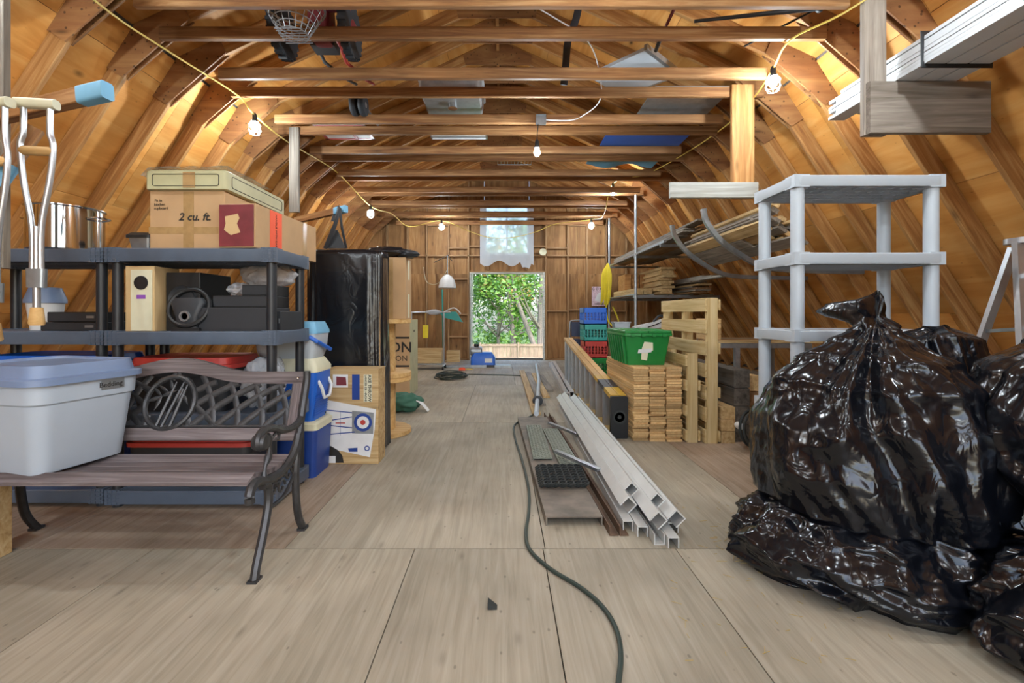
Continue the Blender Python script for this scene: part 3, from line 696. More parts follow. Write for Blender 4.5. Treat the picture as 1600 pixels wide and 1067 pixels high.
# the bundle of siding it carries (arms on the next rafters behind the camera hold the rest)
hanger(1.18, 2.40, 2.285, 3.27, 2.41, 3.20, 0.34, 0.15, 'grey timber hanger carrying the siding at the front doors end', M['hanger'], M['hanger'])
zt = 2.625; i = 0; prof = [(0, 0), (0.125, 0), (0.125, 0.016), (0.10, 0.022), (0.075, 0.016), (0.05, 0.022), (0.025, 0.016), (0, 0.022)]
for col_ in range(3):
    for row in range(7 if col_ == 0 else 6 if col_ == 1 else 3):
        yy = 3.50 + random.uniform(-0.06, 0.12); m = MB().prism(prof, (0, 0, 0), (1, 0, 0), (0, 0, 1), (0, yy - 0.5, 0))
        o = m.build('siding_plank', M['siding']); o.location = (2.58 + col_ * 0.135 + random.uniform(-0.004, 0.004), 0.5, zt + row * 0.025 + 0.001)
        tag(o, 'long white grooved siding plank in the strapped bundle on the hangers', 'plank', 'white siding planks on the hangers')
sp_ = MB()
sp_.tube([(2.565, 2.78, zt - 0.004), (2.565, 2.78, zt + 0.185), (2.85, 2.78, zt + 0.185), (2.99, 2.78, zt + 0.09), (2.99, 2.78, zt - 0.004)], 0.022, 8, flat=0.14, closed=True, up=(0, 1, 0))
tag(sp_.build('black_strap', M['black'], None, False, world=True, org=(2.78, 2.78, zt)), 'dark strap wound around the bundle of white siding', 'strap')
# left side: posts with padded arms
def padarm(t, a, b, w=0.05, h=0.07, pad=0.14):
    a, b = Vector(a), Vector(b); d = (b - a).normalized()
    arm = beam('arm', a, b, w, h, M['tie'], t)
    x, y, z = frame_from(d)
    m = MB().rrloft([(0, w / 2 + 0.004, h / 2 + 0.004, 0.012), (pad, w / 2 + 0.004, h / 2 + 0.004, 0.012)], b - d * pad * 0.85, 3, M=Matrix((y, z, x)).transposed())
    m.build('foam_pad', M['lightblue'], t, True, world=True)
x = -2.42
hl = T('padded_hanger', 'grey post with blue foam tipped arms holding the crutches', 'hanger', (x, 2.16, 1.1))
beam('post', (x - 0.02, 2.2, 1.32), (x - 0.02, 2.2, 3.17), 0.04, 0.09, M['greywood'], hl, up=(1, 0, 0))
padarm(hl, (x - 0.02, 2.15, 2.02), W(162, 143, 2.02))
padarm(hl, W(55, 200, 1.98), W(-4, 283, 1.92), 0.04, 0.06, 0.1)
hr = T('padded_hanger', 'grey post beside shelving with blue tipped arm holding a strap', 'hanger', W(460, 325, 5.39))
px_ = W(460, 325, 5.39).x
beam('post', (px_, 5.391, 2.30), (px_, 5.391, 3.30), 0.04, 0.115, M['greywood'], hr, up=(1, 0, 0))
padarm(hr, W(462, 345, 5.34), W(538, 327, 4.9), 0.05, 0.07, 0.17)
# ================================================================ left side: shelving and what it holds
def shelving(name, label, w, d, tiers, th, pr, mat, pmat, loc, ribs=True, lattice=False):
    t = T(name, label, 'shelving unit', loc)
    cx, cy = w / 2, d / 2; e = 0.045
    sh = MB(); L = [(-th, w / 2 - 0.004, d / 2 - 0.004, 0.04), (-th + 0.01, w / 2, d / 2, 0.045), (-0.006, w / 2, d / 2, 0.045), (0.0, w / 2 - 0.006, d / 2 - 0.006, 0.04)]
    sh.rrloft(L, (cx, cy, 0), 4, cap0=False)
    sh.rrloft([(-0.012, w / 2 - 0.02, d / 2 - 0.02, 0.03), (-th, w / 2 - 0.02, d / 2 - 0.02, 0.03)], (cx, cy, 0), 4, cap0=True, cap1=False)
    for k in range(1, 6):
        sh.bb((0.03, d * k / 6 - 0.004, -th + 0.006), (w - 0.03, d * k / 6 + 0.004, -0.012))
    for k in range(1, 12 if lattice else 7):
        n = 12 if lattice else 7
        sh.bb((w * k / n - 0.004, 0.03, -th + 0.012), (w * k / n + 0.004, d - 0.03, -0.012))
    me = sh.mesh('shelf', mat, True)
    cr = MB()
    hw = 0.042
    cr.box((0, 0, -th / 2), (2 * hw, 2 * hw, th + 0.008))
    if ribs:
        for q in (-0.026, 0.0, 0.026):
            cr.box((q, -hw - 0.002, -th / 2), (0.006, 0.006, th + 0.006)); cr.box((0, -hw - 0.002, -th / 2 + q * 0.8), (2 * hw, 0.006, 0.005))
    mc = cr.mesh('corner_socket', mat)
    for z in tiers:
        s = bpy.data.objects.new('shelf', me); link(s, t, None); s.location = (0, 0, z)
        for px in (e, w - e):
            for py in (e, d - e):
                c = bpy.data.objects.new('corner_socket', mc); link(c, s); c.location = (px, py, 0)
    zz = [0] + sorted(tiers)
    mp = {}
    for a, b in zip(zz, zz[1:]):
        a2 = a + 0.003 if a > 0 else 0; b2 = b - th - 0.005
        if b2 - a2 < 0.02: continue
        m = MB().cyl((0, 0, 0), pr, b2 - a2, 16).mesh('post', pmat, True)
        for px in (e, w - e):
            for py in (e, d - e):
                c = bpy.data.objects.new('post', m); link(c, t); c.location = (px, py, a2)
    return t
TA = [0.10, 0.535, 1.0, 1.47]
AX, AY = -2.245, 2.56
shelving('plastic_shelving', 'dark grey plastic shelving unit loaded with boxes and audio gear', 0.97, 0.45, TA, 0.075, 0.027, M['blackplastic'], M['blackpost'], (AX, AY, 0))
shelving('plastic_shelving', 'dark grey plastic shelving unit with the steel stock pot on top', 0.97, 0.45, TA, 0.075, 0.027, M['blackplastic'], M['blackpost'], (AX - 0.99, AY + 0.02, 0))

def carton(name, label, c, d, rz=0.0, mat='card', tape=True, flaps=True, group=None):
    t = T(name, label, 'box', c, rz, group)
    x, y, z = d
    MB().box((0, 0, z / 2), (x, y, z)).build('carton', M[mat], t, bevel=0.004)
    if flaps:
        MB().box((0, -y / 4 - 0.001, z + 0.0015), (x, y / 2 - 0.004, 0.003)).build('flap', M[mat], t); MB().box((0, y / 4 + 0.001, z + 0.0015), (x, y / 2 - 0.004, 0.003)).build('flap', M[mat], t)
    if tape:
        MB().box((0.02 * x, -y / 2 - 0.0008, z * 0.5), (0.06, 0.0016, z * 0.98)).build('tape_strip', M['tape'], t)
    return t
Z1 = TA[3] + 0.0
# 2 cu. ft. carton
p = W(318, 388, 2.66)
c = carton('cardboard_box', 'taped brown moving carton printed with its size, on the shelving top', (-1.815, 2.81, Z1), (0.43, 0.38, 0.335))
text('2 cu. ft.', c, 'printed_text', M['ink'], 0.062, facing((0.045, -0.1925, 0.185), (1, 0, 0), (0.0, 0, 1)), bold=True, shear=0.25)
for i, s in enumerate(('Fit in', 'kitchen', 'cupboard')):
    text(s, c, 'handwriting', M['ink'], 0.022, facing((-0.165 + 0.008 * i, -0.1915, 0.28 - 0.022 * i), (1, 0, 0.05), (0, 0, 1)))
MB().box((0, -0.1905, 0.11), (0.44, 0.001, 0.04)).build('tape_strip', M['tape'], c)
# beige case on top of the carton
cs = T('beige_case', 'khaki plastic case lid wrapped in film resting on the moving carton', 'case', (-1.81, 2.95, Z1 + 0.339))
MB().rrloft([(0, 0.225, 0.34, 0.02), (0.004, 0.235, 0.35, 0.025), (0.105, 0.235, 0.35, 0.025), (0.115, 0.225, 0.34, 0.03)], (0, 0, 0)).build('shell', M['khaki'], cs, True)
def outline(w, h, r, n=5):
    pts = []
    for k, (sx, sy) in enumerate(((1, 1), (-1, 1), (-1, -1), (1, -1))):
        for i in range(n + 1):
            a = math.pi / 2 * (k + i / n); pts.append((sx * (w - r) + math.cos(a) * r, sy * (h - r) + math.sin(a) * r))
    return pts
MB().tube([(a, -0.351, 0.055 + b) for a, b in outline(0.19, 0.033, 0.012)], 0.0022, 4, closed=True).build('outline', M['ink'], cs)
MB().tube([(0.236, a, 0.055 + b) for a, b in outline(0.3, 0.033, 0.012)], 0.0022, 4, closed=True).build('outline', M['ink'], cs)
MB().box((0.02, -0.3515, 0.055), (0.07, 0.002, 0.09)).build('tape_strip', M['tape'], cs)
fl = MB(); n = 12
for i in range(n + 1):
    for j in range(n + 1):
        x, y = -0.25 + 0.5 * i / n, -0.36 + 0.5 * j / n
        z = 0.118 + 0.012 * (noise.noise(Vector((x * 9, y * 9, 1))) + 1) - 0.05 * max(0, (-x - 0.2) / 0.05) * (1 if x < -0.2 else 0)
        fl.v.append(Vector((x, y, z)))
fl.f = [(i * (n + 1) + j, (i + 1) * (n + 1) + j, (i + 1) * (n + 1) + j + 1, i * (n + 1) + j + 1) for i in range(n) for j in range(n)]
fl.build('film', M['clear'], cs, True)
# long carton with red end
lc = T('long_carton', 'long carton with torn red end panel and an orange sticker', 'box', (-1.475, 2.93, Z1 + 0.001), math.radians(-3))
MB().box((0, 0, 0.125), (0.215, 0.74, 0.25)).build('carton', M['card'], lc, bevel=0.004)
MB().box((0, -0.373, 0.125), (0.20, 0.006, 0.235)).build('red_end', M['maroon'], lc, bevel=0.002)
tp = [(-0.055, 0.02), (0.02, 0.035), (0.03, 0.01), (0.015, -0.02), (0.035, -0.07), (-0.02, -0.085), (-0.06, -0.055), (-0.05, -0.02)]
MB().prism([(a, b) for a, b in tp], (-0.01, -0.3765, 0.155), (1, 0, 0), (0, 0, 1), (0, -0.001, 0)).build('torn_patch', M['card2'], lc)
MB().box((0.1085, -0.16, 0.125), (0.002, 0.13, 0.24)).build('orange_sticker', M['orange'], lc)
text('HANDLE WITH CARE', lc, 'printed_text', M['ink'], 0.022, facing((0.1102, -0.16, 0.125), (0, 0, -1), (0, 1, 0)))
MB().box((0.1085, 0.2, 0.125), (0.002, 0.05, 0.25)).build('tape_strip', M['tape'], lc)
# pail behind and a small lidded tub
pl = T('plastic_pail', 'tall pale plastic pail standing behind the moving carton', 'pail', (-2.125, 2.91, Z1))
MB().lathe([(0.07, 0), (0.082, 0.30), (0.086, 0.305), (0.086, 0.325), (0.08, 0.325)], n=24).build('body', M['cream'], pl, True); MB().lathe([(0.0001, 0.335), (0.089, 0.335), (0.089, 0.318)], n=24).build('lid', M['whiteplastic'], pl, True)
tb = T('lidded_tub', 'small grey tub with black lid beside the moving carton', 'tub', (-2.105, 2.69, Z1))
MB().rrloft([(0, 0.055, 0.05, 0.02), (0.07, 0.065, 0.06, 0.02)]).build('body', M['galv'], tb, True); MB().rrloft([(0.07, 0.075, 0.07, 0.02), (0.085, 0.075, 0.07, 0.02), (0.10, 0.06, 0.055, 0.02)]).build('lid', M['black'], tb, True)
# stock pot on the other unit
sp2 = T('stock_pot', 'polished stainless steel stock pot with side handles on the shelving', 'pot', (-2.655, 2.77, Z1))
MB().lathe([(0.165, 0), (0.18, 0.012), (0.18, 0.255), (0.188, 0.26), (0.188, 0.266), (0.175, 0.266), (0.175, 0.02), (0.0001, 0.016)], n=40).build('body', M['chrome'], sp2, True)
for s in (-1, 1):
    MB().tube(bez([(s * 0.175, -0.05, 0.20), (s * 0.23, -0.045, 0.205), (s * 0.24, 0, 0.205), (s * 0.23, 0.045, 0.205), (s * 0.175, 0.05, 0.20)], 4), 0.006, 8).build('handle', M['chrome'], sp2, True)
# second tier, right unit: loudspeaker, subwoofer, wheel, players
Z2 = TA[2]
sk = T('loudspeaker', 'light wood loudspeaker with round port and purple sticker', 'speaker', (-2.055, 2.68, Z2))
MB().box((0, 0, 0.185), (0.165, 0.2, 0.37)).build('cabinet', M['card2'], sk, bevel=0.003)
MB().box((0.012, -0.103, 0.175), (0.12, 0.008, 0.345)).build('front_panel', M['cream'], sk, bevel=0.002)
MB().lathe([(0.038, -0.004), (0.040, 0.0), (0.032, 0.002), (0.024, 0.012), (0.0001, 0.02)], (0.012, -0.108, 0.275), 24, 'Y').build('port', M['black'], sk, True)
MB().box((0.012, -0.1076, 0.195), (0.05, 0.002, 0.022)).build('sticker', M['purple'], sk)
sw = T('subwoofer', 'black boxy subwoofer standing next to the wooden loudspeaker', 'speaker', (-1.86, 2.80, Z2))
MB().box((0, 0, 0.17), (0.2, 0.3, 0.34)).build('cabinet', M['black'], sw, bevel=0.004); MB().lathe([(0.085, 0), (0.08, -0.01), (0.05, 0.012), (0.0001, 0.02)], (0, -0.151, 0.18), 28, 'Y').build('cone', M['charcoal'], sw, True)
gw = T('racing_controller', 'black toy steering wheel controller leaning before the subwoofer', 'game controller', (-1.80, 2.615, Z2))
MB().tube([(math.cos(k * math.pi / 14) * 0.115, math.sin(k * math.pi / 14) * 0.03, 0.135 + math.sin(k * math.pi / 14) * 0.105) for k in range(28)], 0.014, 8, closed=True).build('rim', M['black'], gw, True)
MB().rrloft([(0, 0.06, 0.03, 0.02), (0.06, 0.07, 0.035, 0.03), (0.14, 0.10, 0.03, 0.03), (0.17, 0.08, 0.02, 0.02)], (0, 0.0, 0.02)).build('hub', M['charcoal'], gw, True)
MB().lathe([(0.032, 0), (0.03, -0.008), (0.02, -0.008), (0.018, 0.0), (0.0001, 0.0)], (0.0, -0.035, 0.085), 20, 'Y').build('emblem', M['galv'], gw, True)
MB().box((0, 0.01, 0.01), (0.16, 0.09, 0.02)).build('base', M['black'], gw)
def player(x0, x1, y0, y1, z0, z1, label, mat='black', kn=True, group='stacked video players'):
    t = T('media_player', label, 'media player', ((x0 + x1) / 2, (y0 + y1) / 2, z0)); w, d, h = x1 - x0, y1 - y0, z1 - z0
    MB().box((0, 0, h / 2), (w, d, h)).build('case', M[mat], t, bevel=0.003)
    MB().box((0, -d / 2 - 0.0015, h / 2), (w * 0.98, 0.003, h * 0.8)).build('front_panel', M['charcoal'], t)
    if kn: MB().box((w * 0.3, -d / 2 - 0.004, h / 2), (w * 0.14, 0.003, h * 0.25)).build('display', M['galv'], t)
    return t
player(-1.735, -1.345, 2.60, 2.88, Z2, Z2 + 0.135, 'wide black equipment case at the bottom of the player stack', 'charcoal', False)
player(-1.68, -1.36, 2.64, 2.90, Z2 + 0.136, Z2 + 0.205, 'thin black video player second from the bottom of the stack', 'black', False)
player(-1.545, -1.36, 2.70, 2.90, Z2 + 0.206, Z2 + 0.27, 'small black box on top of the player stack', 'black', False)
player(-1.335, -1.295, 2.66, 2.95, Z2, Z2 + 0.115, 'narrow receiver with lit white display by the shelf post', 'charcoal')
def blob(name, mat, parent, c, r, amp, freq, seed, n=40, m=26, power=1.0, sq=1.0):
    mb = MB(); c = Vector(c); off = Vector((seed * 7.3, seed * 3.1, seed * 1.7)); pts = []
    for i in range(m + 1):
        th = math.pi * i / m
        for k in range(n):
            ph = 2 * math.pi * k / n
            d = Vector((math.sin(th) * math.cos(ph), math.sin(th) * math.sin(ph), -math.cos(th)))
            e = Vector([math.copysign(abs(q) ** sq, q) for q in d])
            f = 1 + amp * noise.noise(d * freq + off) + amp * 0.6 * abs(noise.noise(d * freq * 2.3 + off)) 
            p = Vector((e.x * r[0], e.y * r[1], e.z * r[2])) * f
            pts.append(p + c)
    zmin = c.z - r[2]
    mb.v = [Vector((p.x, p.y, max(p.z, zmin))) for p in pts]
    for i in range(m):
        for k in range(n): mb.f.append((i * n + k, i * n + (k + 1) % n, (i + 1) * n + (k + 1) % n, (i + 1) * n + k))
    mb.f.append(tuple(reversed(range(n)))); mb.f.append(tuple(m * n + k for k in range(n)))
    return mb.build(name, mat, parent, 'full')
def bagthing(name, label, cat, loc, mat, r, amp, freq, seed, sq=1.0, group=None, n=40, m=26):
    o = blob(name, mat, None, (0, 0, r[2]), r, amp, freq, seed, n, m, sq=sq); o.location = loc; return tag(o, label, cat, group)
bagthing('plastic_bag', 'clear crumpled bag of packing behind the black players', 'bag', (-1.50, 2.93, Z2 + 0.27), M['clear'], (0.17, 0.06, 0.075), 0.25, 2.5, 3)
bagthing('plastic_wrap', 'grey crumpled plastic wrap spilling onto the black players', 'plastic wrap', (-1.60, 2.77, Z2 + 0.206), M['galvwrap'] if 'galvwrap' in M else M['clear'], (0.05, 0.09, 0.04), 0.3, 2.5, 4)
# lower tiers: totes with red lids
def tote(name, label, c, hx, hy, h, bm, lm, rz=0.0, lidh=0.05, taper=0.86, group=None):
    t = T(name, label, 'storage tote', c, rz, group)
    MB().rrloft([(0, hx * taper, hy * taper, 0.04), (h * 0.78, hx * 0.955, hy * 0.955, 0.05), (h * 0.79, hx * 0.985, hy * 0.985, 0.05), (h, hx * 0.99, hy * 0.99, 0.05)]).build('body', bm, t, True)
    MB().rrloft([(h - 0.012, hx + 0.012, hy + 0.012, 0.06), (h + 0.012, hx + 0.012, hy + 0.012, 0.06), (h + 0.014, hx - 0.01, hy - 0.01, 0.05), (h + lidh, hx - 0.02, hy - 0.02, 0.05), (h + lidh + 0.003, hx - 0.035, hy - 0.035, 0.04), (h + lidh - 0.006, hx - 0.05, hy - 0.05, 0.04)]).build('lid', lm, t, True)
    return t
tote('storage_tote', 'black storage tote with red lid on the shelf behind the bench back', (-1.86, 2.79, TA[1]), 0.30, 0.20, 0.26, M['charcoal'], M['red'])
tote('storage_tote', 'black storage tote with red lid on the lowest shelf under the bench back', (-1.80, 2.80, TA[0]), 0.36, 0.20, 0.25, M['charcoal'], M['red'])
bagthing('plastic_bag', 'big clear bag of white packing seen through the bench lattice', 'bag', (-1.44, 2.76, TA[1]), M['clear'], (0.10, 0.17, 0.15), 0.25, 2.6, 6)
bagthing('plastic_wrap', 'shiny dark roll wrapped in film lying before the lower red lid', 'plastic wrap', (-1.55, 2.63, 0.405), M['tarp'], (0.15, 0.05, 0.045), 0.15, 3, 9, sq=0.6)
# left unit: player, pail
player(-2.70, -2.34, 2.66, 2.95, Z2, Z2 + 0.05, 'silver edged disc player on the stock pot shelving', 'black')
player(-2.68, -2.36, 2.68, 2.95, Z2 + 0.051, Z2 + 0.11, 'black disc player stacked on the silver edged one', 'black')
b2 = T('small_bucket', 'small white bucket with blue grey lid behind the crutches', 'bucket', (-2.83, 2.82, Z2))
MB().lathe([(0.07, 0), (0.09, 0.17), (0.0001, 0.172)], n=20).build('body', M['white'], b2, True); MB().lathe([(0.10, 0.165), (0.10, 0.185), (0.075, 0.26), (0.0001, 0.265)], n=20).build('lid', M['totelid'], b2, True)
tote('storage_tote', 'dark tote with bright blue lid on the lower shelf by the crutches', (-2.68, 2.81, TA[1]), 0.36, 0.2, 0.27, M['navy'], M['blue'])
tote('storage_tote', 'dark blue tote with blue lid on the lowest shelf of the pot unit', (-2.68, 2.81, TA[0]), 0.36, 0.2, 0.25, M['navy'], M['blue'])

# ================================================================ garden bench
BX0, BX1 = -2.40, -1.00; BCX = (BX0 + BX1) / 2
bn = T('garden_bench', 'weathered garden bench with cast iron ends and lattice back', 'bench', (BCX, 2.1, 0))
def endframe(x, mirror):
    f = MB(); P = lambda y, z: (x, y, z)
    post = bez([P(2.33, 0.0), P(2.27, 0.10), P(2.245, 0.25), P(2.25, 0.38), P(2.285, 0.50), P(2.325, 0.62), P(2.37, 0.74), P(2.375, 0.80)], 4)
    fr = MB().tube(post, [0.019] * len(post), 8); fr.box((x, 2.325, 0.006), (0.04, 0.05, 0.012))
    a = fr.build('end_frame', M['iron'], bn, True, world=True)
    leg = bez([P(1.87, 0.0), P(1.89, 0.06), P(1.945, 0.17), P(1.985, 0.28), P(1.975, 0.355), P(1.93, 0.37)], 4)
    MB().tube(leg, [0.019] * len(leg), 8).box((x, 1.872, 0.005), (0.04, 0.05, 0.01)).build('front_leg', M['iron'], bn, True, world=True)
    rail = bez([P(1.84, 0.335), P(1.835, 0.365), P(1.855, 0.395), P(1.90, 0.40), P(1.98, 0.375), P(2.10, 0.37), P(2.19, 0.40), P(2.25, 0.45), P(2.275, 0.50)], 4)
    MB().tube(rail, [0.02] * len(rail), 8, flat=1.0).build('seat_rail', M['iron'], bn, True, world=True)
    arm = bez([P(2.315, 0.58), P(2.27, 0.555), P(2.20, 0.548), P(2.10, 0.562), P(2.02, 0.592), P(1.95, 0.602), P(1.905, 0.585), P(1.895, 0.553), P(1.92, 0.535), P(1.945, 0.55), P(1.938, 0.57)], 4)
    MB().tube(arm, [0.017] * len(arm), 8).build('armrest', M['iron'], bn, True, world=True)
    MB().lathe([(0.0001, -0.03), (0.03, -0.026), (0.036, -0.012), (0.036, 0.012), (0.03, 0.026), (0.0001, 0.03)], (x, 1.92, 0.558), 16, 'X').build('arm_scroll', M['iron'], bn, True, world=True)
    sup = bez([P(1.975, 0.575), P(1.995, 0.53), P(1.985, 0.48), P(1.955, 0.44), P(1.945, 0.39)], 4)
    MB().tube(sup, [0.012 + 0.005 * math.sin(i * 0.9) for i in range(len(sup))], 8).tube(bez([P(1.99, 0.53), P(2.04, 0.56), P(2.075, 0.555), P(2.07, 0.53), P(2.05, 0.535)], 4), 0.008, 6).build('arm_support', M['iron'], bn, True, world=True)
    web = MB()
    web.tube(bez([P(1.985, 0.25), P(2.06, 0.245), P(2.12, 0.25), P(2.18, 0.28), P(2.245, 0.33)], 4), 0.009, 6)
    for (y, z, r) in ((2.03, 0.315, 0.035), (2.10, 0.30, 0.038), (2.17, 0.335, 0.033), (2.07, 0.345, 0.02), (2.13, 0.35, 0.018), (2.215, 0.375, 0.022)):
        web.tube([P(y + math.cos(q * 0.45) * r * (1 - q * 0.05), z + math.sin(q * 0.45) * r * (1 - q * 0.05)) for q in range(15)], 0.006, 5)
    web.build('scrollwork', M['iron'], bn, True, world=True)
endframe(BX1 - 0.02, False); endframe(BX0 + 0.02, True)
def slat(y, z, w, th, tilt):
    up = Vector((0, -math.sin(tilt), math.cos(tilt)))
    beam('seat_slat', (BX0 + 0.03, y, z), (BX1 - 0.03, y, z), w, th, M['benchwood'], bn, up=up)
for y, z, w, tl_ in ((1.872, 0.418, 0.062, 0.35), (1.945, 0.412, 0.066, -0.2), (2.02, 0.402, 0.066, -0.1), (2.095, 0.396, 0.066, 0.0), (2.17, 0.404, 0.066, 0.25)):
    slat(y, z, w, 0.022, tl_)
# back: arched top rail, lower rail, stiles
def bump_(x): 
    u = abs(x - BCX) / 0.40
    return 0.07 * (0.5 + 0.5 * math.cos(math.pi * u)) if u < 1 else 0.0
yb = lambda z: 2.325 + (z - 0.62) * 0.35
nn = 40; tr = MB(); xs_ = [BX0 + 0.035 + (BX1 - BX0 - 0.07) * i / nn for i in range(nn + 1)]
for x in xs_:
    zt_, zb_ = 0.795 + bump_(x), 0.738 + bump_(x) * 0.8
    tr.v += [Vector((x, yb(zb_) - 0.013, zb_)), Vector((x, yb(zt_) - 0.013, zt_)), Vector((x, yb(zt_) + 0.013, zt_)), Vector((x, yb(zb_) + 0.013, zb_))]
for i in range(nn):
    for k in range(4): tr.f.append((i * 4 + k, i * 4 + (k + 1) % 4, i * 4 + 4 + (k + 1) % 4, i * 4 + 4 + k))
tr.f += [(3, 2, 1, 0), tuple(nn * 4 + k for k in range(4))]
tr.f = [tuple(reversed(f)) for f in tr.f]
tr.build('top_rail', M['benchwood'], bn, world=True)
beam('lower_rail', (BX0 + 0.035, yb(0.495), 0.495), (BX1 - 0.035, yb(0.495), 0.495), 0.026, 0.062, M['benchwood'], bn, up=(0, 0.33, 0.94))
for x in (BX0 + 0.06, BX1 - 0.06):
    beam('stile', (x, yb(0.53), 0.528), (x, yb(0.74), 0.738), 0.024, 0.045, M['benchwood'], bn, up=(1, 0, 0))
lat = MB(); ZL, ytop = 0.532, None
def zt2(x): return 0.738 + bump_(x) * 0.8
RC, RR = (BCX + 0.0, 0.645), 0.125
def strip(fn):
    cur = []
    def flush():
        if len(cur) > 1: lat.tube(cur, 0.016, 6, flat=0.4, up=(0, 1, 0))
        cur.clear()
    for i in range(33):
        x, z = fn(i / 32)
        ok = BX0 + 0.085 < x < BX1 - 0.085 and ZL <= z <= zt2(x) and (x - RC[0]) ** 2 + (z - RC[1]) ** 2 > (RR - 0.01) ** 2
        if ok: cur.append(Vector((x, yb(z), z)))
        else: flush()
    flush()
for s in (-1, 1):
    for k in range(6):
        x0 = 0.06 + 0.125 * k
        strip(lambda t, x0=x0, s=s: (BCX + s * (x0 + 0.05 - 0.11 * t * t - 0.02 * t), ZL + 0.28 * t))
    for k in range(-2, 5):
        x0 = 0.0 + 0.125 * k
        strip(lambda t, x0=x0, s=s: (BCX + s * (x0 + 0.34 * t), ZL + 0.30 * (t - 0.30 * t * t)))
lat.tube([(BX0 + 0.08, yb(ZL), ZL), (BX1 - 0.08, yb(ZL), ZL)], 0.008, 6)
for x in (BX0 + 0.085, BX1 - 0.085): lat.tube([(x, yb(ZL), ZL), (x, yb(0.738), 0.738)], 0.007, 6)
lat.build('back_lattice', M['iron'], bn, True, world=True)
ring = [Vector((RC[0] + math.cos(2 * math.pi * k / 36) * RR, 0, RC[1] + math.sin(2 * math.pi * k / 36) * RR)) for k in range(36)]
med = MB().tube([Vector((p.x, yb(p.z) - 0.006, p.z)) for p in ring], [0.013 if k % 6 else 0.016 for k in range(36)], 8, closed=True)
for dx, lean, top in ((-0.015, 0.25, 0.10), (0.02, 0.3, 0.11), (0.05, 0.22, 0.09)):
    pts = []
    for q in range(7):
        z = RC[1] - 0.115 + (0.115 + top) * q / 6; x = RC[0] + dx + lean * (z - RC[1])
        pts.append(Vector((x, yb(z) - 0.006, z)))
    med.tube(pts, [0.009, 0.008, 0.010, 0.008, 0.009, 0.007, 0.004], 6)
for ax, az, an, L in ((-0.05, 0.03, 2.4, 0.07), (-0.05, 0.03, 3.5, 0.08), (-0.05, 0.03, 4.4, 0.07), (-0.05, 0.03, 0.4, 0.08), (0.0, 0.06, 2.0, 0.06), (0.04, 0.05, 4.8, 0.06), (0.06, 0.04, 5.3, 0.06), (-0.02, 0.05, 2.6, 0.07), (0.05, 0.07, 4.5, 0.07)):
    pts = [Vector((RC[0] + ax + math.cos(an) * L * q / 4, 0, RC[1] + az + math.sin(an) * L * q / 4)) for q in range(5)]
    med.tube([Vector((p.x, yb(p.z) - 0.008, p.z)) for p in pts], [0.003, 0.009, 0.010, 0.006, 0.001], 6, flat=0.4, up=(0, 1, 0))
med.build('medallion', M['iron'], bn, True, world=True)
for x in (BX0 + 0.06, BX1 - 0.06): MB().sphere((x, yb(0.765) - 0.016, 0.765), 0.008).build('bolt', M['chrome'], bn, True, world=True)
wbk = tag(MB().box((0, 0, 0.185), (0.10, 0.10, 0.37)).build('wood_block', M['lumber'], bevel=0.004), 'upright rough wood block propping the bench seat', 'block'); wbk.location = (-2.31, 2.05, 0)

# white tote with label on the bench
tt = T('storage_tote', 'large white tote with blue grey lid and handwritten label on the bench', 'storage tote', (-2.075, 2.085, 0.430), math.radians(-12))
hx, hy = 0.26, 0.225
MB().rrloft([(0, hx * 0.80, hy * 0.80, 0.05), (0.008, hx * 0.82, hy * 0.82, 0.06), (0.29, hx * 0.95, hy * 0.94, 0.07), (0.298, hx * 0.985, hy * 0.985, 0.07), (0.385, hx * 1.0, hy * 1.0, 0.07)], (0, 0, 0), 6).build('body', M['tote'], tt, True)
MB().rrloft([(0.375, hx + 0.018, hy + 0.018, 0.08), (0.40, hx + 0.018, hy + 0.018, 0.08), (0.405, hx - 0.005, hy - 0.005, 0.07), (0.455, hx - 0.015, hy - 0.015, 0.07), (0.458, hx - 0.04, hy - 0.04, 0.06), (0.445, hx - 0.05, hy - 0.05, 0.06)], (0, 0, 0), 6).build('lid', M['totelid'], tt, True)
lb = MB().box((hx * 0.995 + 0.0015, 0.08, 0.345), (0.002, 0.10, 0.042)).build('label', M['galv'], tt)
text('Bedding', tt, 'handwriting', M['ink'], 0.032, facing((hx * 0.995 + 0.0035, 0.07, 0.345), (0, 1, 0), (0, 0, 1)))

# crutches hanging on the padded arm
def crutch(x, y, z0, H, lab, rz, ti):
    t = T('aluminium_crutch', lab, 'crutch', (x, y, z0), rz)
    for s in (-1, 1):
        pts = bez([(s * 0.016, 0, 0.22), (s * 0.018, 0, 0.42), (s * 0.05, 0, 0.62), (s * 0.062, 0, 0.76), (s * 0.05, 0, H * 0.88), (s * 0.05, 0, H)], 5)
        MB().tube(pts, 0.0115, 10).build('side_tube', M['alu'], t, True)
    MB().tube([(0, 0, 0.07), (0, 0, 0.42)], 0.013, 10).build('lower_tube', M['alu'], t, True)
    MB().lathe([(0.024, 0.0), (0.028, 0.01), (0.021, 0.075), (0.0001, 0.078)], n=14).build('tip', M['spool'], t, True)
    MB().rrloft([(0.16, 0.034, 0.016, 0.012), (0.24, 0.036, 0.016, 0.012)], (0, 0, 0)).build('clamp', M['galv'], t, True)
    MB().lathe([(0.013, -0.062), (0.019, -0.05), (0.020, 0), (0.019, 0.05), (0.013, 0.062)], (0, 0, 0.74), 14, 'X').build('hand_grip', M['spool'], t, True)
    MB().rrloft([(-0.075, 0.02, 0.022, 0.014), (0.075, 0.02, 0.022, 0.014)], (0, 0, H + 0.01), M=Matrix.Rotation(math.pi / 2, 3, 'Y')).build('armpit_pad', M['cream'], t, True)
    return t
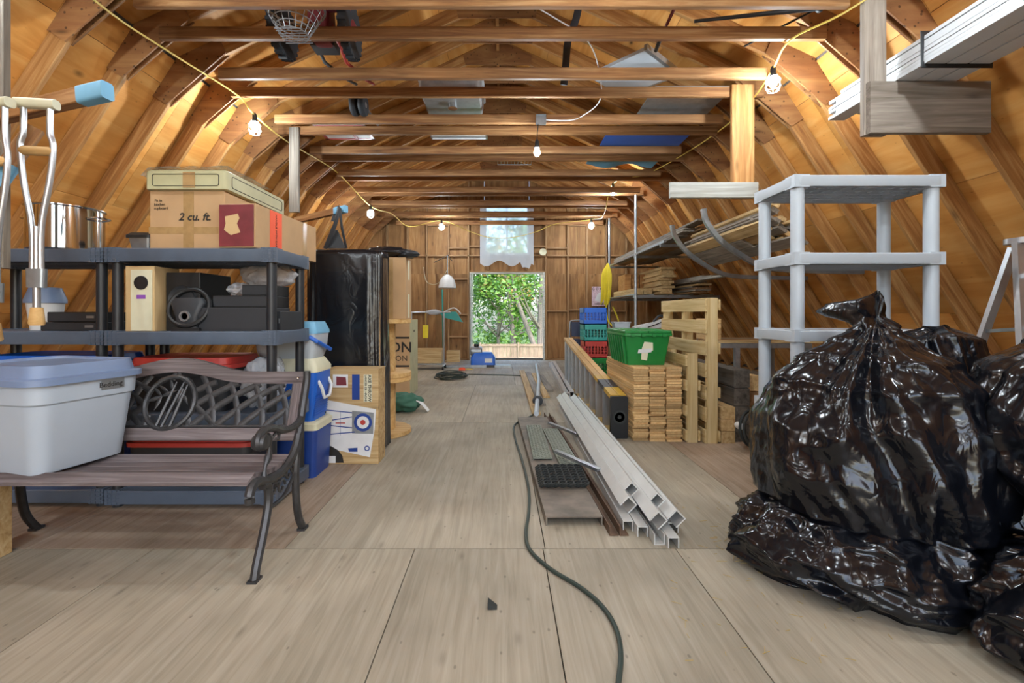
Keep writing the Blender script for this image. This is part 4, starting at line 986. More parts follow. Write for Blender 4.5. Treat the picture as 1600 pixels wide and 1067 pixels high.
crutch(-1.975, 1.93, 1.05 - 0.0, 0.93, 'silver aluminium crutch with wooden grip hanging before the stock pot', math.radians(8), 0)
crutch(-2.09, 1.87, 0.985, 0.97, 'silver aluminium crutch hanging lower and next to the post', math.radians(-5), 0)

# coolers stacked beyond the shelving
cl = T('cooler', 'dark blue cooler with pale lid at the bottom of the stack', 'cooler', (-1.475, 3.175, 0))
MB().rrloft([(0, 0.22, 0.135, 0.03), (0.30, 0.235, 0.145, 0.03), (0.32, 0.235, 0.145, 0.03)], (0, 0, 0)).build('body', M['navy'], cl, True); MB().rrloft([(0.32, 0.24, 0.15, 0.03), (0.36, 0.24, 0.15, 0.03), (0.375, 0.225, 0.135, 0.03)]).build('lid', M['cream'], cl, True)
cl = T('cooler', 'bright blue cooler with white handle in the middle of the stack', 'cooler', (-1.475, 3.175, 0.375))
MB().rrloft([(0, 0.20, 0.12, 0.03), (0.27, 0.23, 0.14, 0.03), (0.33, 0.23, 0.14, 0.03)]).build('body', M['blue'], cl, True); MB().rrloft([(0.33, 0.235, 0.145, 0.03), (0.36, 0.235, 0.145, 0.03), (0.42, 0.20, 0.12, 0.04)]).build('lid', M['cream'], cl, True)
MB().tube([(0.225, -0.09, 0.27), (0.25, -0.085, 0.22), (0.252, -0.05, 0.15), (0.25, 0.05, 0.15), (0.25, 0.085, 0.22), (0.225, 0.09, 0.27)], 0.011, 8).build('handle', M['white'], cl, True)
for k in range(12): MB().box((0.203 + 0.0015 * k, 0, 0.03 + 0.014 * k), (0.012, 0.22, 0.005)).build('rib', M['blue'], cl)
cl = T('cooler', 'white picnic cooler with light blue lid on top of the stack', 'cooler', (-1.465, 3.18, 0.795))
MB().rrloft([(0, 0.18, 0.11, 0.03), (0.05, 0.20, 0.125, 0.04), (0.17, 0.21, 0.13, 0.03)]).build('body', M['whiteplastic'], cl, True); MB().rrloft([(0.17, 0.215, 0.135, 0.03), (0.19, 0.215, 0.135, 0.03), (0.25, 0.19, 0.115, 0.03)]).build('lid', M['lightblue'], cl, True)
MB().tube([(0.17, -0.135, 0.15), (0.215, -0.12, 0.12), (0.225, 0.10, 0.05)], 0.014, 8).build('handle', M['blue'], cl, True)

# black film draped over a tall crate
tc = T('draped_crate', 'tall crate shrouded in black plastic film behind the game carton', 'crate', (-1.265, 3.765, 0))
MB().bb((-0.285, -0.12, 0), (0.285, 0.12, 1.58)).build('crate', M['card'], tc)
dm = MB(); NU, NV = 120, 44; per = []
for u in range(NU):
    a = 2 * math.pi * u / NU; e = 0.28
    cx_, sy_ = math.copysign(abs(math.cos(a)) ** e, math.cos(a)), math.copysign(abs(math.sin(a)) ** e, math.sin(a)); per.append((cx_, sy_))
for v in range(NV + 1):
    t = v / NV; z = 1.60 * (1 - t) + 0.01
    for u in range(NU):
        cx_, sy_ = per[u]; fold = noise.noise(Vector((u * 0.32, t * 1.3, 4.2))) * 0.012 + 0.03 * t * noise.noise(Vector((cx_ * 4, sy_ * 4 + 3, t * 2.2)))
        k = 0.004 if t < 0.02 else 0.012 + 0.012 * t
        dm.v.append(Vector((cx_ * (0.287 + k + fold), sy_ * (0.125 + k + fold), z + (0.012 * noise.noise(Vector((cx_ * 3, sy_ * 3, 9))) if v == 0 else 0))))
for v in range(NV):
    for u in range(NU): dm.f.append((v * NU + u, (v + 1) * NU + u, (v + 1) * NU + (u + 1) % NU, v * NU + (u + 1) % NU))
dm.f.append(tuple(range(NU)))
dm.build('plastic_film', M['tarp'], tc, 'full')
sr = T('shoulder_strap', 'dark patterned bag strap hanging from the blue arm tip', 'strap', W(528, 335, 4.9))
MB().tube([W(520, 346, 4.97), W(526, 325, 4.97), W(528, 323, 4.93), W(530, 326, 4.86), W(524, 350, 4.86), W(508, 388, 4.93)], 0.022, 8, flat=0.2, up=(0, 1, 0)).tube([W(531, 326, 4.86), W(534, 355, 4.86), W(541, 388, 4.94)], 0.014, 8, flat=0.2, up=(0, 1, 0)).build('webbing', M['charcoal'], sr, True, world=True)
MB().prism([(0, 0), (0.24, 0), (0.15, 0.20), (0.09, 0.20)], W(505, 388, 4.96), (1, 0, 0), (0, 0, 1), (0, 0.03, 0)).build('pouch', M['charcoal'], sr, False, world=True)

# printed game carton
gx = T('game_carton', 'tall wood print carton of a throwing game with target picture', 'box', (-1.10, 3.425, 0), math.radians(0))
w_, d_, h_ = 0.385, 0.19, 0.69
MB().box((0, 0, h_ / 2), (w_, d_, h_)).build('carton', M['lumber'], gx, bevel=0.003)
MB().box((0, 0, h_ + 0.002), (w_ + 0.006, d_ + 0.01, 0.004)).build('flap', M['card2'], gx)
yf = -d_ / 2
def patch(name, pts, mat, k=1): return MB().prism(pts, (0, yf - 0.0006 * k, 0), (1, 0, 0), (0, 0, 1), (0, -0.0006, 0)).build(name, mat, gx)
patch('white_panel', [(-0.19, 0.12), (0.13, 0.05), (0.165, 0.25), (0.175, 0.40), (-0.19, 0.47)], M['white'])
patch('logo_panel', [(-0.14, 0.56), (-0.03, 0.56), (-0.03, 0.655), (-0.14, 0.655)], M['white'])
patch('logo_mark', [(-0.115, 0.575), (-0.04, 0.575), (-0.045, 0.635), (-0.115, 0.64)], M['maroon'], 2)
patch('blue_label', [(0.0, 0.47), (0.055, 0.47), (0.055, 0.655), (0.0, 0.655)], M['navy'])
patch('text_panel', [(0.085, 0.455), (0.145, 0.455), (0.145, 0.655), (0.085, 0.655)], M['cream'])
text('AXE THROW', gx, 'printed_text', M['ink'], 0.033, facing((0.128, yf - 0.0022, 0.555), (0, 0, -1), (1, 0, 0)), bold=True)
text('LANCER DE HACHE', gx, 'printed_text', M['ink'], 0.022, facing((0.1, yf - 0.0022, 0.555), (0, 0, -1), (1, 0, 0)), bold=True)
patch('target_board', [(0.0, 0.225), (0.155, 0.22), (0.16, 0.375), (0.0, 0.39)], M['galv'], 2)
disc = lambda r, x, z: [(x + math.cos(2 * math.pi * k / 28) * r, z + math.sin(2 * math.pi * k / 28) * r) for k in range(28)]
patch('target_ring', disc(0.066, 0.08, 0.305), M['navy'], 3); patch('target_ring', disc(0.045, 0.08, 0.305), M['white'], 4); patch('target_ring', disc(0.019, 0.08, 0.305), M['red'], 5)
for a, b in (((-0.19, 0.395), (0.0, 0.375)), ((-0.19, 0.315), (0.0, 0.345)), ((-0.19, 0.285), (0.0, 0.265)), ((-0.19, 0.215), (0.02, 0.235)), ((-0.085, 0.21), (-0.085, 0.39)), ((-0.12, 0.30), (-0.05, 0.30))):
    MB().bar((a[0], yf - 0.0016, a[1]), (b[0], yf - 0.0016, b[1]), 0.001, 0.007).build('printed_line', M['red'] if a[1] == 0.30 else M['navy'], gx)
patch('dark_corner', [(-0.19, 0.01), (-0.06, 0.01), (-0.07, 0.06), (-0.10, 0.10), (-0.15, 0.13), (-0.19, 0.14)], M['ink'], 2)
patch('barcode_panel', [(-0.19, 0.008), (-0.12, 0.008), (-0.12, 0.06), (-0.19, 0.06)], M['white'], 3)
patch('printed_icon', [(-0.02, 0.09), (0.04, 0.09), (0.04, 0.12), (-0.03, 0.115)], M['navy'], 3); patch('printed_icon', disc(0.02, 0.11, 0.115), M['navy'], 3); patch('printed_icon', disc(0.012, 0.11, 0.115), M['white'], 4)
# cable spools, tall carton and duffel
SX, SY = -1.13, 4.22
def spool(z, label):
    t = T('cable_spool', label, 'cable spool', (SX, SY, z))
    fl_ = MB().lathe([(0.275, 0), (0.28, 0.004), (0.28, 0.036), (0.275, 0.04), (0.0001, 0.04)], n=40)
    fl_.build('flange', M['spool'], t, True)
    o = MB().lathe([(0.275, 0.485), (0.28, 0.489), (0.28, 0.521), (0.275, 0.525), (0.0001, 0.525)], n=40).build('flange', M['spool'], t, True)
    m = MB()
    for k in range(12):
        a = 2 * math.pi * k / 12; R = Matrix.Rotation(a, 3, 'Z'); MB().box(R @ Vector((0.125, 0, 0.2625)), (0.016, 0.064, 0.445), M=R).build('stave', M['spool'], t)
    return t
spool(0, 'wooden cable spool standing on the floor by the game carton'); spool(0.5255, 'wooden cable spool stacked on top of the other spool')
tcn = carton('tall_carton', 'tall narrow taped carton standing on the stacked cable spools', (-1.015, 4.20, 1.051), (0.30, 0.26, 0.55), math.radians(0), 'card')
MB().box((0.151, 0, 0.12), (0.002, 0.06, 0.22)).build('tape_strip', M['cream'], tcn); MB().box((0.151, 0, 0.45), (0.002, 0.06, 0.18)).build('tape_strip', M['cream'], tcn)
df = T('duffel_bag', 'black soft duffel bag drooping over the tall carton', 'bag', (-1.06, 4.15, 1.605))
blob('bag_body', M['tarp'], df, (0.02, 0, 0.05), (0.22, 0.12, 0.05), 0.2, 2.5, 11)
blob('bag_end', M['charcoal'], df, (0.20, -0.02, 0.035), (0.10, 0.08, 0.035), 0.2, 2.5, 12)
oc = T('printed_carton', 'tall pale carton printed with large letters between two bars', 'box', (-1.445, 6.35, 0))
MB().box((0, 0, 0.51), (0.42, 0.55, 1.02)).build('carton', M['card'], oc, bevel=0.004)
MB().box((0.211, 0, 0.51), (0.003, 0.545, 1.01)).build('side_panel', M['khaki'], oc)
for z in (0.78, 0.40): MB().box((0.06, -0.2758, z), (0.28, 0.0012, 0.024)).build('printed_bar', M['ink'], oc)
text('ON', oc, 'printed_text', M['ink'], 0.19, facing((0.085, -0.2762, 0.645), (1, 0, 0), (0, 0, 1)), bold=True)
text('ION', oc, 'printed_text', M['ink'], 0.105, facing((0.085, -0.2762, 0.50), (1, 0, 0), (0, 0, 1)))
MB().box((0.213, 0.0, 0.86), (0.002, 0.06, 0.03)).build('hand_hole', M['ink'], oc)
gb = T('camp_bag', 'rumpled green canvas bag with white cords spilling out on the floor', 'bag', (-1.13, 5.15, 0))
blob('canvas', plain('green_canvas', '#3d6a58', 0.8), gb, (0.0, 0, 0.10), (0.20, 0.16, 0.10), 0.3, 2.4, 14)
cm = MB()
for k in range(7): cm.tube(bez([(0.14, -0.05 + 0.02 * k, 0.14), (0.22, -0.06 + 0.015 * k, 0.09), (0.30, -0.08 + 0.015 * k, 0.008)], 4), 0.006, 5)
cm.build('cords', M['white'], gb, True)
# ================================================================ far end of the loft
pdl = T('pendant_lamp', 'white dome shade lamp on a bracket above the garment rack', 'lamp', W(699, 450, 9.9))
MB().lathe([(0.0001, 0.30), (0.03, 0.295), (0.10, 0.25), (0.16, 0.16), (0.19, 0.03), (0.19, 0.0), (0.182, 0.0), (0.15, 0.15), (0.0001, 0.28)], n=28).build('shade', M['white'], pdl, True)
MB().tube([(0, 0, 0.28), (0, 0, 0.72)], 0.012, 8).build('stem', M['galv'], pdl, True)
MB().tube([(0, 0, 0.70), (-0.42, 0.9, 0.66)], 0.01, 6).tube([(0, 0, 0.70), (0, 0.93, 0.70)], 0.01, 6).build('bracket', M['galv'], pdl, True)
MB().tube(bez([(0, 0, 0.4), (-0.25, 0.3, 0.12), (-0.55, 0.6, 0.18), (-0.68, 0.93, 0.55)], 6), 0.006, 6).build('cord', M['cream'], pdl, True)
GR = T('garment_rack', 'silver garment rack on casters standing by the back wall', 'rack', (-1.45, 9.2, 0))
for x in (-1.80, -1.16):
    MB().tube([(x, 9.0, 0.08), (x, 9.0, 1.13)], 0.016, 8).build('upright', M['alu'], GR, True, world=True)
    MB().tube([(x, 8.85, 0.08), (x, 9.25, 0.08)], 0.016, 8).build('foot', M['alu'], GR, True, world=True)
    for y in (8.87, 9.23): MB().lathe([(0.012, -0.016), (0.034, -0.016), (0.034, 0.016), (0.012, 0.016)], (x, y, 0.034), 14, 'X').build('caster', M['black'], GR, True, world=True)
MB().tube([(-1.9, 9.0, 1.13), (-1.02, 9.0, 1.13)], 0.014, 8).build('hanging_bar', M['alu'], GR, True, world=True)
MB().bb((-1.79, 8.9, 0.10), (-1.17, 9.22, 0.125)).build('base_tray', M['galv'], GR, world=True)
lw = tag(MB().box((0, 0, 0.14), (0.58, 0.28, 0.28)).build('wood_crate', M['lumber'], bevel=0.005), 'long pale wooden crate lying on the garment rack base', 'crate'); lw.location = (-1.48, 9.06, 0.126)
cb = tag(MB().box((0, 0, 0.13), (0.30, 0.16, 0.26)).build('wood_offcut', M['lumber'], bevel=0.004), 'short pale wood offcut standing by the back wall studs', 'offcut'); cb.location = (-1.12, 10.4, 0)
br = T('push_broom', 'teal broom stood on its handle with green bristles upward', 'broom', (-1.0, 9.45, 0))
MB().tube([(-0.25, 0.0, 1.60), (-0.22, 0, 0.0)], 0.016, 8).build('handle', M['teal'], br, True)
MB().prism([(-0.26, 0.0), (0.10, 0.0), (0.24, -0.22), (-0.16, -0.12)], (-0.06, -0.03, 1.14), (1, 0, 0), (0, 0, 1), (0, 0.06, 0)).build('bristles', M['teal'], br)
MB().tube(bez([(-0.2, 0, 1.14), (0.0, -0.03, 1.22), (0.14, -0.03, 1.10)], 5), 0.012, 6).build('clip', M['white'], br, True)
ys = T('yellow_handset', 'yellow corded handset hanging from the garment rack bar', 'handset', (-1.52, 9.0, 0.62))
MB().rrloft([(0, 0.05, 0.02, 0.01), (0.25, 0.055, 0.025, 0.01)], (0, 0, 0)).build('body', M['yellow'], ys, True); MB().tube([(0, 0, 0.25), (0, 0, 0.52)], 0.004, 6).build('string', M['cord'], ys)
hg = tag(blob('hanger_bundle', M['clear'], None, (0, 0, 0), (0.14, 0.05, 0.05), 0.3, 3, 31, 20, 12), 'bunch of white wire hangers on the garment rack bar', 'hangers'); hg.location = (-1.36, 9.0, 1.13)
hp = T('hanging_rope', 'thin white rope hanging down inside the loading door jamb', 'rope', (-0.70, 10.78, 0.01))
MB().tube([(0, 0, 0), (0.004, 0.003, 1.0), (0, 0, 2.03)], 0.012, 6).build('rope', M['white'], hp, True); MB().sphere((0, 0, 0.02), 0.02, 8, 6).build('knot', M['white'], hp, True)
fl2 = T('flood_lamp', 'small pale flood lamp fixed to the gable wall beside the window film', 'lamp', W(848, 394, 10.72))
MB().lathe([(0.03, 0.08), (0.05, 0.06), (0.085, -0.05), (0.08, -0.055), (0.0001, -0.02)], (0, 0, 0), 16, 'Y').build('head', M['cream'], fl2, True); MB().bb((-0.03, 0.06, -0.03), (0.03, 0.14, 0.03)).build('bracket', M['galv'], fl2)
# blue floor machine on two rails
mc = T('tile_saw', 'blue electric tile saw lying on the floor before the open door', 'saw', (-0.38, 9.55, 0))
for x0, x1 in ((-0.80, 0.05), (0.22, 0.55)): MB().bb((x0, -0.28, 0.0), (x1, -0.16, 0.05)).build('rail', M['galv'], mc)
MB().rrloft([(0.05, 0.25, 0.15, 0.03), (0.20, 0.25, 0.15, 0.05), (0.30, 0.18, 0.10, 0.05)], (-0.02, -0.1, 0)).build('housing', M['blue'], mc, True)
MB().lathe([(0.08, -0.12), (0.10, -0.1), (0.10, 0.1), (0.08, 0.12)], (-0.16, -0.1, 0.32), 20, 'X').build('motor', M['galv'], mc, True)
MB().cyl((-0.16, -0.1, 0.41), 0.05, 0.06, 14).build('knob', M['black'], mc, True)
MB().bb((-0.27, -0.25, 0.0), (0.24, 0.05, 0.05)).build('base', M['charcoal'], mc); MB().bb((0.02, -0.253, 0.10), (0.17, -0.248, 0.18)).build('label', M['white'], mc)
# green extension cord, coil and run
ec = T('extension_cord', 'dark green extension cord coiled at one end and snaking across the floor', 'cord', (0.2, 4, 0))
fp = lambda px, py: Vector(((px - VX) / F * (CH * F / (py - VY)), CH * F / (py - VY), 0.009))
run = [fp(720, 585.5), fp(760, 586), fp(810, 587.5), fp(833, 590), fp(836, 594), fp(830, 599), fp(826, 606), fp(822, 612), fp(829, 622), fp(834, 634), fp(836, 645), fp(828, 652), fp(813, 659), fp(803, 668), fp(806, 690), fp(814, 715), fp(822, 745), fp(827, 775), fp(826, 805), fp(822, 835), fp(828, 862), fp(860, 892), fp(905, 920), fp(940, 950), fp(962, 985), fp(970, 1025), fp(966, 1075), fp(955, 1180)]
MB().tube(bez(run, 6), 0.0085, 8).build('cable', M['cable'], ec, True, world=True)
coil = MB()
for k in range(7):
    c = fp(705 + 2 * (k % 3), 590 + (k % 2)); a0 = random.uniform(0, 6); r = random.uniform(0.22, 0.34)
    coil.tube([c + Vector((math.cos(a0 + q * 0.33) * r * (1 + 0.1 * math.sin(q)), math.sin(a0 + q * 0.33) * r * 1.2, 0.003 + 0.011 * k + 0.01 * math.sin(q * 0.7 + k))) for q in range(19)], 0.009, 6, closed=True)
coil.build('coil', M['cable'], ec, True, world=True)
pg = T('plug_block', 'small orange plug end on the floor beside the cord coil', 'plug', fp(722, 579)); MB().rrloft([(0, 0.07, 0.04, 0.02), (0.05, 0.05, 0.03, 0.02)]).build('body', M['orange'], pg, True); MB().tube([(0.06, 0, 0.02), (0.2, 0.05, 0.008)], 0.01, 6).build('lead', M['cord'], pg, True)
# film over the window
fm = MB(); nx, nz = 24, 24
for i in range(nx + 1):
    for j in range(nz + 1):
        x = WX0 - 0.10 + (WX1 - WX0 + 0.20) * i / nx; low = 2.29 - 0.07 * math.sin(i * 0.55) - (0.16 if 18 < i < 23 else 0)
        z = low + (3.80 - low) * j / nz
        fm.v.append(Vector((x, YB - 0.105 - 0.03 * noise.noise(Vector((x * 5, z * 2.5, 3))) - 0.02 * (1 - j / nz), z)))
fm.f = [(i * (nz + 1) + j, (i + 1) * (nz + 1) + j, (i + 1) * (nz + 1) + j + 1, i * (nz + 1) + j + 1) for i in range(nx) for j in range(nz)]
tag(fm.build('window_film', M['sheet'], None, 'full', world=True, org=(0.1, YB - 0.1, 2.3)), 'clear plastic sheeting hung loosely over the gable window', 'sheeting')
# poster on the back wall
po = T('poster', 'small pink childrens sign with lettering on the back wall', 'sign', W(935, 463, 10.78))
MB().box((0, 0, 0), (0.31, 0.02, 0.46)).build('board', plain('pink_print', '#dcc0cd', 0.7, 0, 0.3, 30), po)
MB().prism([(-0.09, -0.10), (0.03, -0.13), (0.09, -0.02), (0.05, 0.10), (-0.03, 0.05)], (0, -0.0105, 0), (1, 0, 0), (0, 0, 1), (0, -0.002, 0)).build('white_shape', M['white'], po)
text('G O A T', po, 'printed_text', M['ink'], 0.085, facing((0, -0.0125, 0.17), (1, 0, 0), (0, 0, 1)), bold=True)
text('HORSE', po, 'printed_text', M['ink'], 0.07, facing((0.02, -0.0125, -0.18), (1, 0, 0), (0, 0, 1)), bold=True)
# folding chairs against the wall
def fchair(x, y, rz, label):
    t = T('folding_chair', label, 'chair', (x, y, 0), rz, 'folded chairs by the back wall')
    MB().tube(bez([(-0.22, 0.0, 0), (-0.22, 0.03, 0.5), (-0.21, 0.05, 0.92), (-0.15, 0.055, 0.98), (0.15, 0.055, 0.98), (0.21, 0.05, 0.92), (0.22, 0.03, 0.5), (0.22, 0, 0)], 4), 0.012, 8).build('frame', M['galv'], t, True)
    MB().rrloft([(0, 0.19, 0.012, 0.01), (0.24, 0.19, 0.012, 0.01)], (0, 0.045, 0.72)).build('backrest', plain('navy_vinyl', '#2a3350', 0.5), t, True)
    MB().rrloft([(0, 0.18, 0.018, 0.012), (0.38, 0.18, 0.018, 0.012)], (0, 0.0, 0.30)).build('seat', bpy.data.materials['navy_vinyl'], t, True)
    return t
fchair(1.34, 7.55, 0, 'folded navy vinyl chair leaning in front of its twin'); fchair(1.36, 7.63, 0, 'folded navy vinyl chair leaning behind its twin')
# milk crates
def crate(z, mat, label, j):
    t = T('milk_crate', label, 'crate', (1.31 + j, 6.55, z), 0, 'stacked milk crates'); h = 0.236; w = 0.165
    m = MB().bb((-w, -w, 0), (w, w, 0.012)).bb((-w, -w, 0), (w, -w + 0.008, 0.06)).bb((-w, w - 0.008, 0), (w, w, 0.06)).bb((-w, -w, 0), (-w + 0.008, w, 0.06)).bb((w - 0.008, -w, 0), (w, w, 0.06))
    m.build('base', mat, t)
    m = MB()
    for a, b in (((-w, -w), (w, -w + 0.012)), ((-w, w - 0.012), (w, w)), ((-w, -w), (-w + 0.012, w)), ((w - 0.012, -w), (w, w))): m.bb((a[0], a[1], h - 0.07), (b[0], b[1], h))
    m.build('rim', mat, t)
    m = MB(); n = 7
    for k in range(n + 1):
        q = -w + 0.008 + (2 * w - 0.016) * k / n
        for yy in (-w + 0.005, w - 0.005): m.box((q, yy, 0.113), (0.016, 0.008, 0.11))
        for xx in (-w + 0.005, w - 0.005): m.box((xx, q, 0.113), (0.008, 0.016, 0.11))
    for zz in (0.095, 0.13):
        for yy in (-w + 0.005, w - 0.005): m.box((0, yy, zz), (2 * w, 0.006, 0.01))
        for xx in (-w + 0.005, w - 0.005): m.box((xx, 0, zz), (0.006, 2 * w, 0.01))
    m.build('lattice', mat, t); return t
cols = [('navy', 'dark blue milk crate at the bottom of the crate stack'), ('green', 'green milk crate below the red one'), ('red', 'red milk crate in the middle of the crate stack'), ('teal', 'teal green milk crate under the topmost blue crate'), ('blue', 'bright blue milk crate on top of the crate stack')]
for k, (mt, lb_) in enumerate(cols): crate(0.0 + 0.237 * k, M[mt], lb_, 0.006 * ((k * 3) % 4 - 1))
# ================================================================ lumber racks under the right slope
LRX = 2.36
for y, lb_ in ((8.05, 'tall galvanised pipe post rising to the ties at the lumber rack'), (10.05, 'galvanised pipe post near the back wall with yellow rope')):
    t = T('pipe_post', lb_, 'post', (LRX, y, 0)); MB().tube([(0, 0, 0), (0, 0, 3.2)], 0.026, 12).build('pipe', M['galv'], t, True); MB().cyl((0, 0, 0), 0.055, 0.012, 16).build('flange', M['galv'], t, True)
lr = T('lumber_rack', 'low galvanised shelf rack carrying stacked lumber under the slope', 'rack', (3.0, 9, 1.38))
for y in (8.10, 10.0):
    MB().bar((LRX - 0.03, y, 1.405), (3.86, y, 1.405), 0.05, 0.05).build('crossbar', M['galv'], lr, world=True)
MB().bar((LRX, 8.10, 1.44), (LRX, 10.0, 1.44), 0.05, 0.02).build('edge_angle', M['galv'], lr, world=True)
for k in range(4): MB().bar((LRX + 0.3 + 0.35 * k, 8.10, 1.44), (LRX + 0.3 + 0.35 * k, 10.0, 1.44), 0.08, 0.02).build('deck_bar', M['galv'], lr, world=True)
def lumber(x, y0, y1, z, w, h, mat, label, grp, rz=0.0, roll=0.0):
    p, q = Vector((x, y0, z + h / 2)), Vector((x + rz, y1, z + h / 2))
    o = beam('lumber_board', p, q, w, h, M[mat], None, up=(math.sin(roll), 0, math.cos(roll))); return tag(o, label, 'board', grp)
zs = 1.452; rn = random.Random(4)
for k in range(3):                                   # upright blocks near the post
    o = tag(MB().box((0, 0, 0.16), (0.13, 0.5, 0.32)).build('beam_offcut', M['rafter'], bevel=0.004), 'brown beam offcut standing on the low lumber rack', 'offcut', 'brown offcuts on the low rack'); o.location = (2.50 + 0.15 * k, 9.3, zs + 0.11)
for k in range(4): lumber(2.47 + 0.17 * (k % 2), 8.25, 9.8, zs + 0.055 * (k // 2), 0.15, 0.052, 'lumber', 'short pale board in the low pile beside the pipe post', 'boards in the low pile by the post')
for k in range(10):
    lumber(2.90 + rn.uniform(-0.04, 0.05), 8.02 + rn.uniform(-0.05, 0.12), 9.9, zs + 0.048 * k, 0.23 + rn.uniform(-0.08, 0.04), 0.045, 'lumber', 'pale plank in the tall stack on the low lumber rack', 'planks in the tall stack', rn.uniform(-0.01, 0.01))
for k in range(7):
    lumber(3.36 + rn.uniform(-0.04, 0.04), 7.75 + rn.uniform(-0.3, 0.2), 9.8, zs + 0.030 * k, 0.28 + rn.uniform(-0.12, 0.02), 0.028, rn.choice(['greywood', 'stud', 'lumber']), 'mixed weathered plank in the shallow stack on the low rack', 'planks in the shallow stack', rn.uniform(-0.02, 0.02))
for k in range(3):
    lumber(3.38 + 0.03 * k, 6.9 + 0.4 * k, 9.6, zs + 0.211 + 0.03 * k, 0.12, 0.028, 'whitewash', 'long pale strip jutting out over the end of the low rack', 'strips jutting from the low rack')
# upper rack: bars hung below the rafters, planks on top
ur = T('overhead_rack', 'overhead rack of galvanised bars hung along the slope for planks', 'rack', (2.8, 8.3, 2.15))
ZU = 2.17
MB().bar((LRX, 6.6, ZU - 0.02), (LRX, 10.05, ZU - 0.02), 0.035, 0.035).build('edge_bar', M['galv'], ur, world=True)
for y in (6.75, 8.1, 9.9): MB().bar((LRX - 0.02, y, ZU - 0.06), (3.40, y, ZU - 0.06), 0.04, 0.04).build('crossbar', M['galv'], ur, world=True)
for k in range(16):
    c_, r_ = k % 5, k // 5
    y0_ = 6.2 + rn.uniform(-0.9, 0.4) if r_ else 6.5 + rn.uniform(-0.3, 0.2)
    lumber(LRX + 0.13 + 0.165 * c_, y0_, 10.0 + rn.uniform(-0.3, 0.2), ZU + 0.027 * r_, 0.155, 0.025, rn.choice(['greywood', 'greywood', 'stud', 'hanger']), 'old grey plank lying on the overhead rack towards the back wall', 'planks on the overhead rack', rn.uniform(-0.003, 0.003))
# two curved door tracks cradle the nearer bundle
def track(y, label):
    t = T('door_track', label, 'track', (2.6, y, 1.6))
    pts = bez([(2.16, y, 3.19), (2.16, y, 2.50), (2.17, y, 2.18), (2.24, y, 2.02), (2.37, y, 1.87), (2.55, y, 1.74), (2.75, y, 1.63), (2.95, y, 1.58), (3.30, y, 1.56), (3.88, y, 1.55)], 5)
    MB().tube(pts[9:], 0.034, 4, flat=1.0, up=(0, 1, 0)).build('rail', M['galv'], t, True, world=True)
    return t
track(4.9, 'nearer curved galvanised garage door track cradling old planks'); track(5.8, 'farther curved galvanised garage door track cradling old planks')
def tprof(s):                                        # point and normal on the sloping part of the cradle
    a, b = Vector((2.40, 0, 1.905)), Vector((2.80, 0, 1.665)); d = (b - a).normalized(); n = Vector((-d.z, 0, d.x)); return a + d * s, n
for k in range(15):
    c_, r_ = k % 3, k // 3
    p0, n0 = tprof(0.02 + 0.145 * c_ + rn.uniform(-0.015, 0.015)); p0 = p0 + n0 * (0.022 + 0.026 * r_)
    y0_ = rn.uniform(4.0, 4.75); o = beam('lumber_board', p0 + Vector((0, y0_, 0)), p0 + Vector((0, 6.0 + rn.uniform(-0.15, 0.1), 0)), 0.14 - 0.02 * (r_ % 3), 0.024, M[rn.choice(['greywood', 'greywood', 'lumber', 'hanger'])], None, up=n0)
    tag(o, 'old plank in the bundle cradled by the curved door tracks', 'board', 'planks in the curved tracks')
for k in range(16):
    y0_ = rn.uniform(4.15, 4.7); x_ = 2.52 + 0.09 * (k % 4); z_ = 1.955 - 0.045 * (k % 4) + 0.05 * (k // 4)
    o = beam('lumber_strip', (x_, y0_, z_), (x_, 6.0, z_), 0.07, 0.042, M[rn.choice(['greywood', 'lumber', 'cedar', 'darkgrey'])], None, up=(0.5, 0, 0.86))
    tag(o, 'thin split strip in the ragged pile on top of the cradled planks', 'strip', 'strips in the ragged pile')
# yellow rope
yr = T('yellow_rope', 'hank of bright yellow rope hanging on the back pipe post', 'rope', (LRX - 0.1, 9.95, 1.2))
m = MB()
for k in range(9):
    x_ = LRX - 0.17 + 0.024 * k; m.tube(bez([(LRX - 0.05, 9.98, 2.20), (x_ - 0.01, 9.93, 1.95), (x_ - 0.03, 9.9 + 0.01 * (k % 3), 1.55 - 0.03 * (k % 4)), (x_ - 0.035, 9.93, 1.30 + 0.05 * (k % 3))], 4), 0.016, 6)
m.build('hank', M['yellow'], yr, True, world=True)
MB().tube(bez([(LRX - 0.1, 9.93, 1.4), (LRX - 0.06, 9.9, 0.95), (LRX + 0.12, 9.88, 0.80), (LRX + 0.16, 9.88, 0.95), (LRX + 0.04, 9.9, 1.25)], 6), 0.016, 6).build('loose_loop', M['yellow'], yr, True, world=True)
# tool bench between rack and ladder
tb2 = T('tool_bench', 'rough wooden tool bench beneath the low lumber rack', 'bench', (2.05, 6.9, 0))
beam('top', (1.60, 6.9, 0.86), (2.55, 6.9, 0.86), 0.62, 0.04, M['stud'], tb2)
for x_ in (1.68, 2.46):
    for y_ in (6.65, 7.15): beam('leg', (x_, y_, 0), (x_, y_, 0.84), 0.07, 0.07, M['stud'], tb2, up=(1, 0, 0))
sw2 = T('electric_saw', 'pale grey electric saw lying on the tool bench', 'saw', (2.24, 6.75, 0.88))
MB().prism([(-0.30, 0.0), (0.0, 0.0), (0.18, 0.02), (0.28, 0.10), (0.18, 0.16), (0.02, 0.10), (-0.30, 0.03)], (0, -0.05, 0.0), (1, 0, 0), (0, 0, 1), (0, 0.1, 0)).build('body', M['white'], sw2)
MB().tube(bez([(0.0, 0, 0.10), (0.1, 0, 0.19), (0.22, 0, 0.15)], 4), 0.018, 8).build('handle', M['charcoal'], sw2, True)
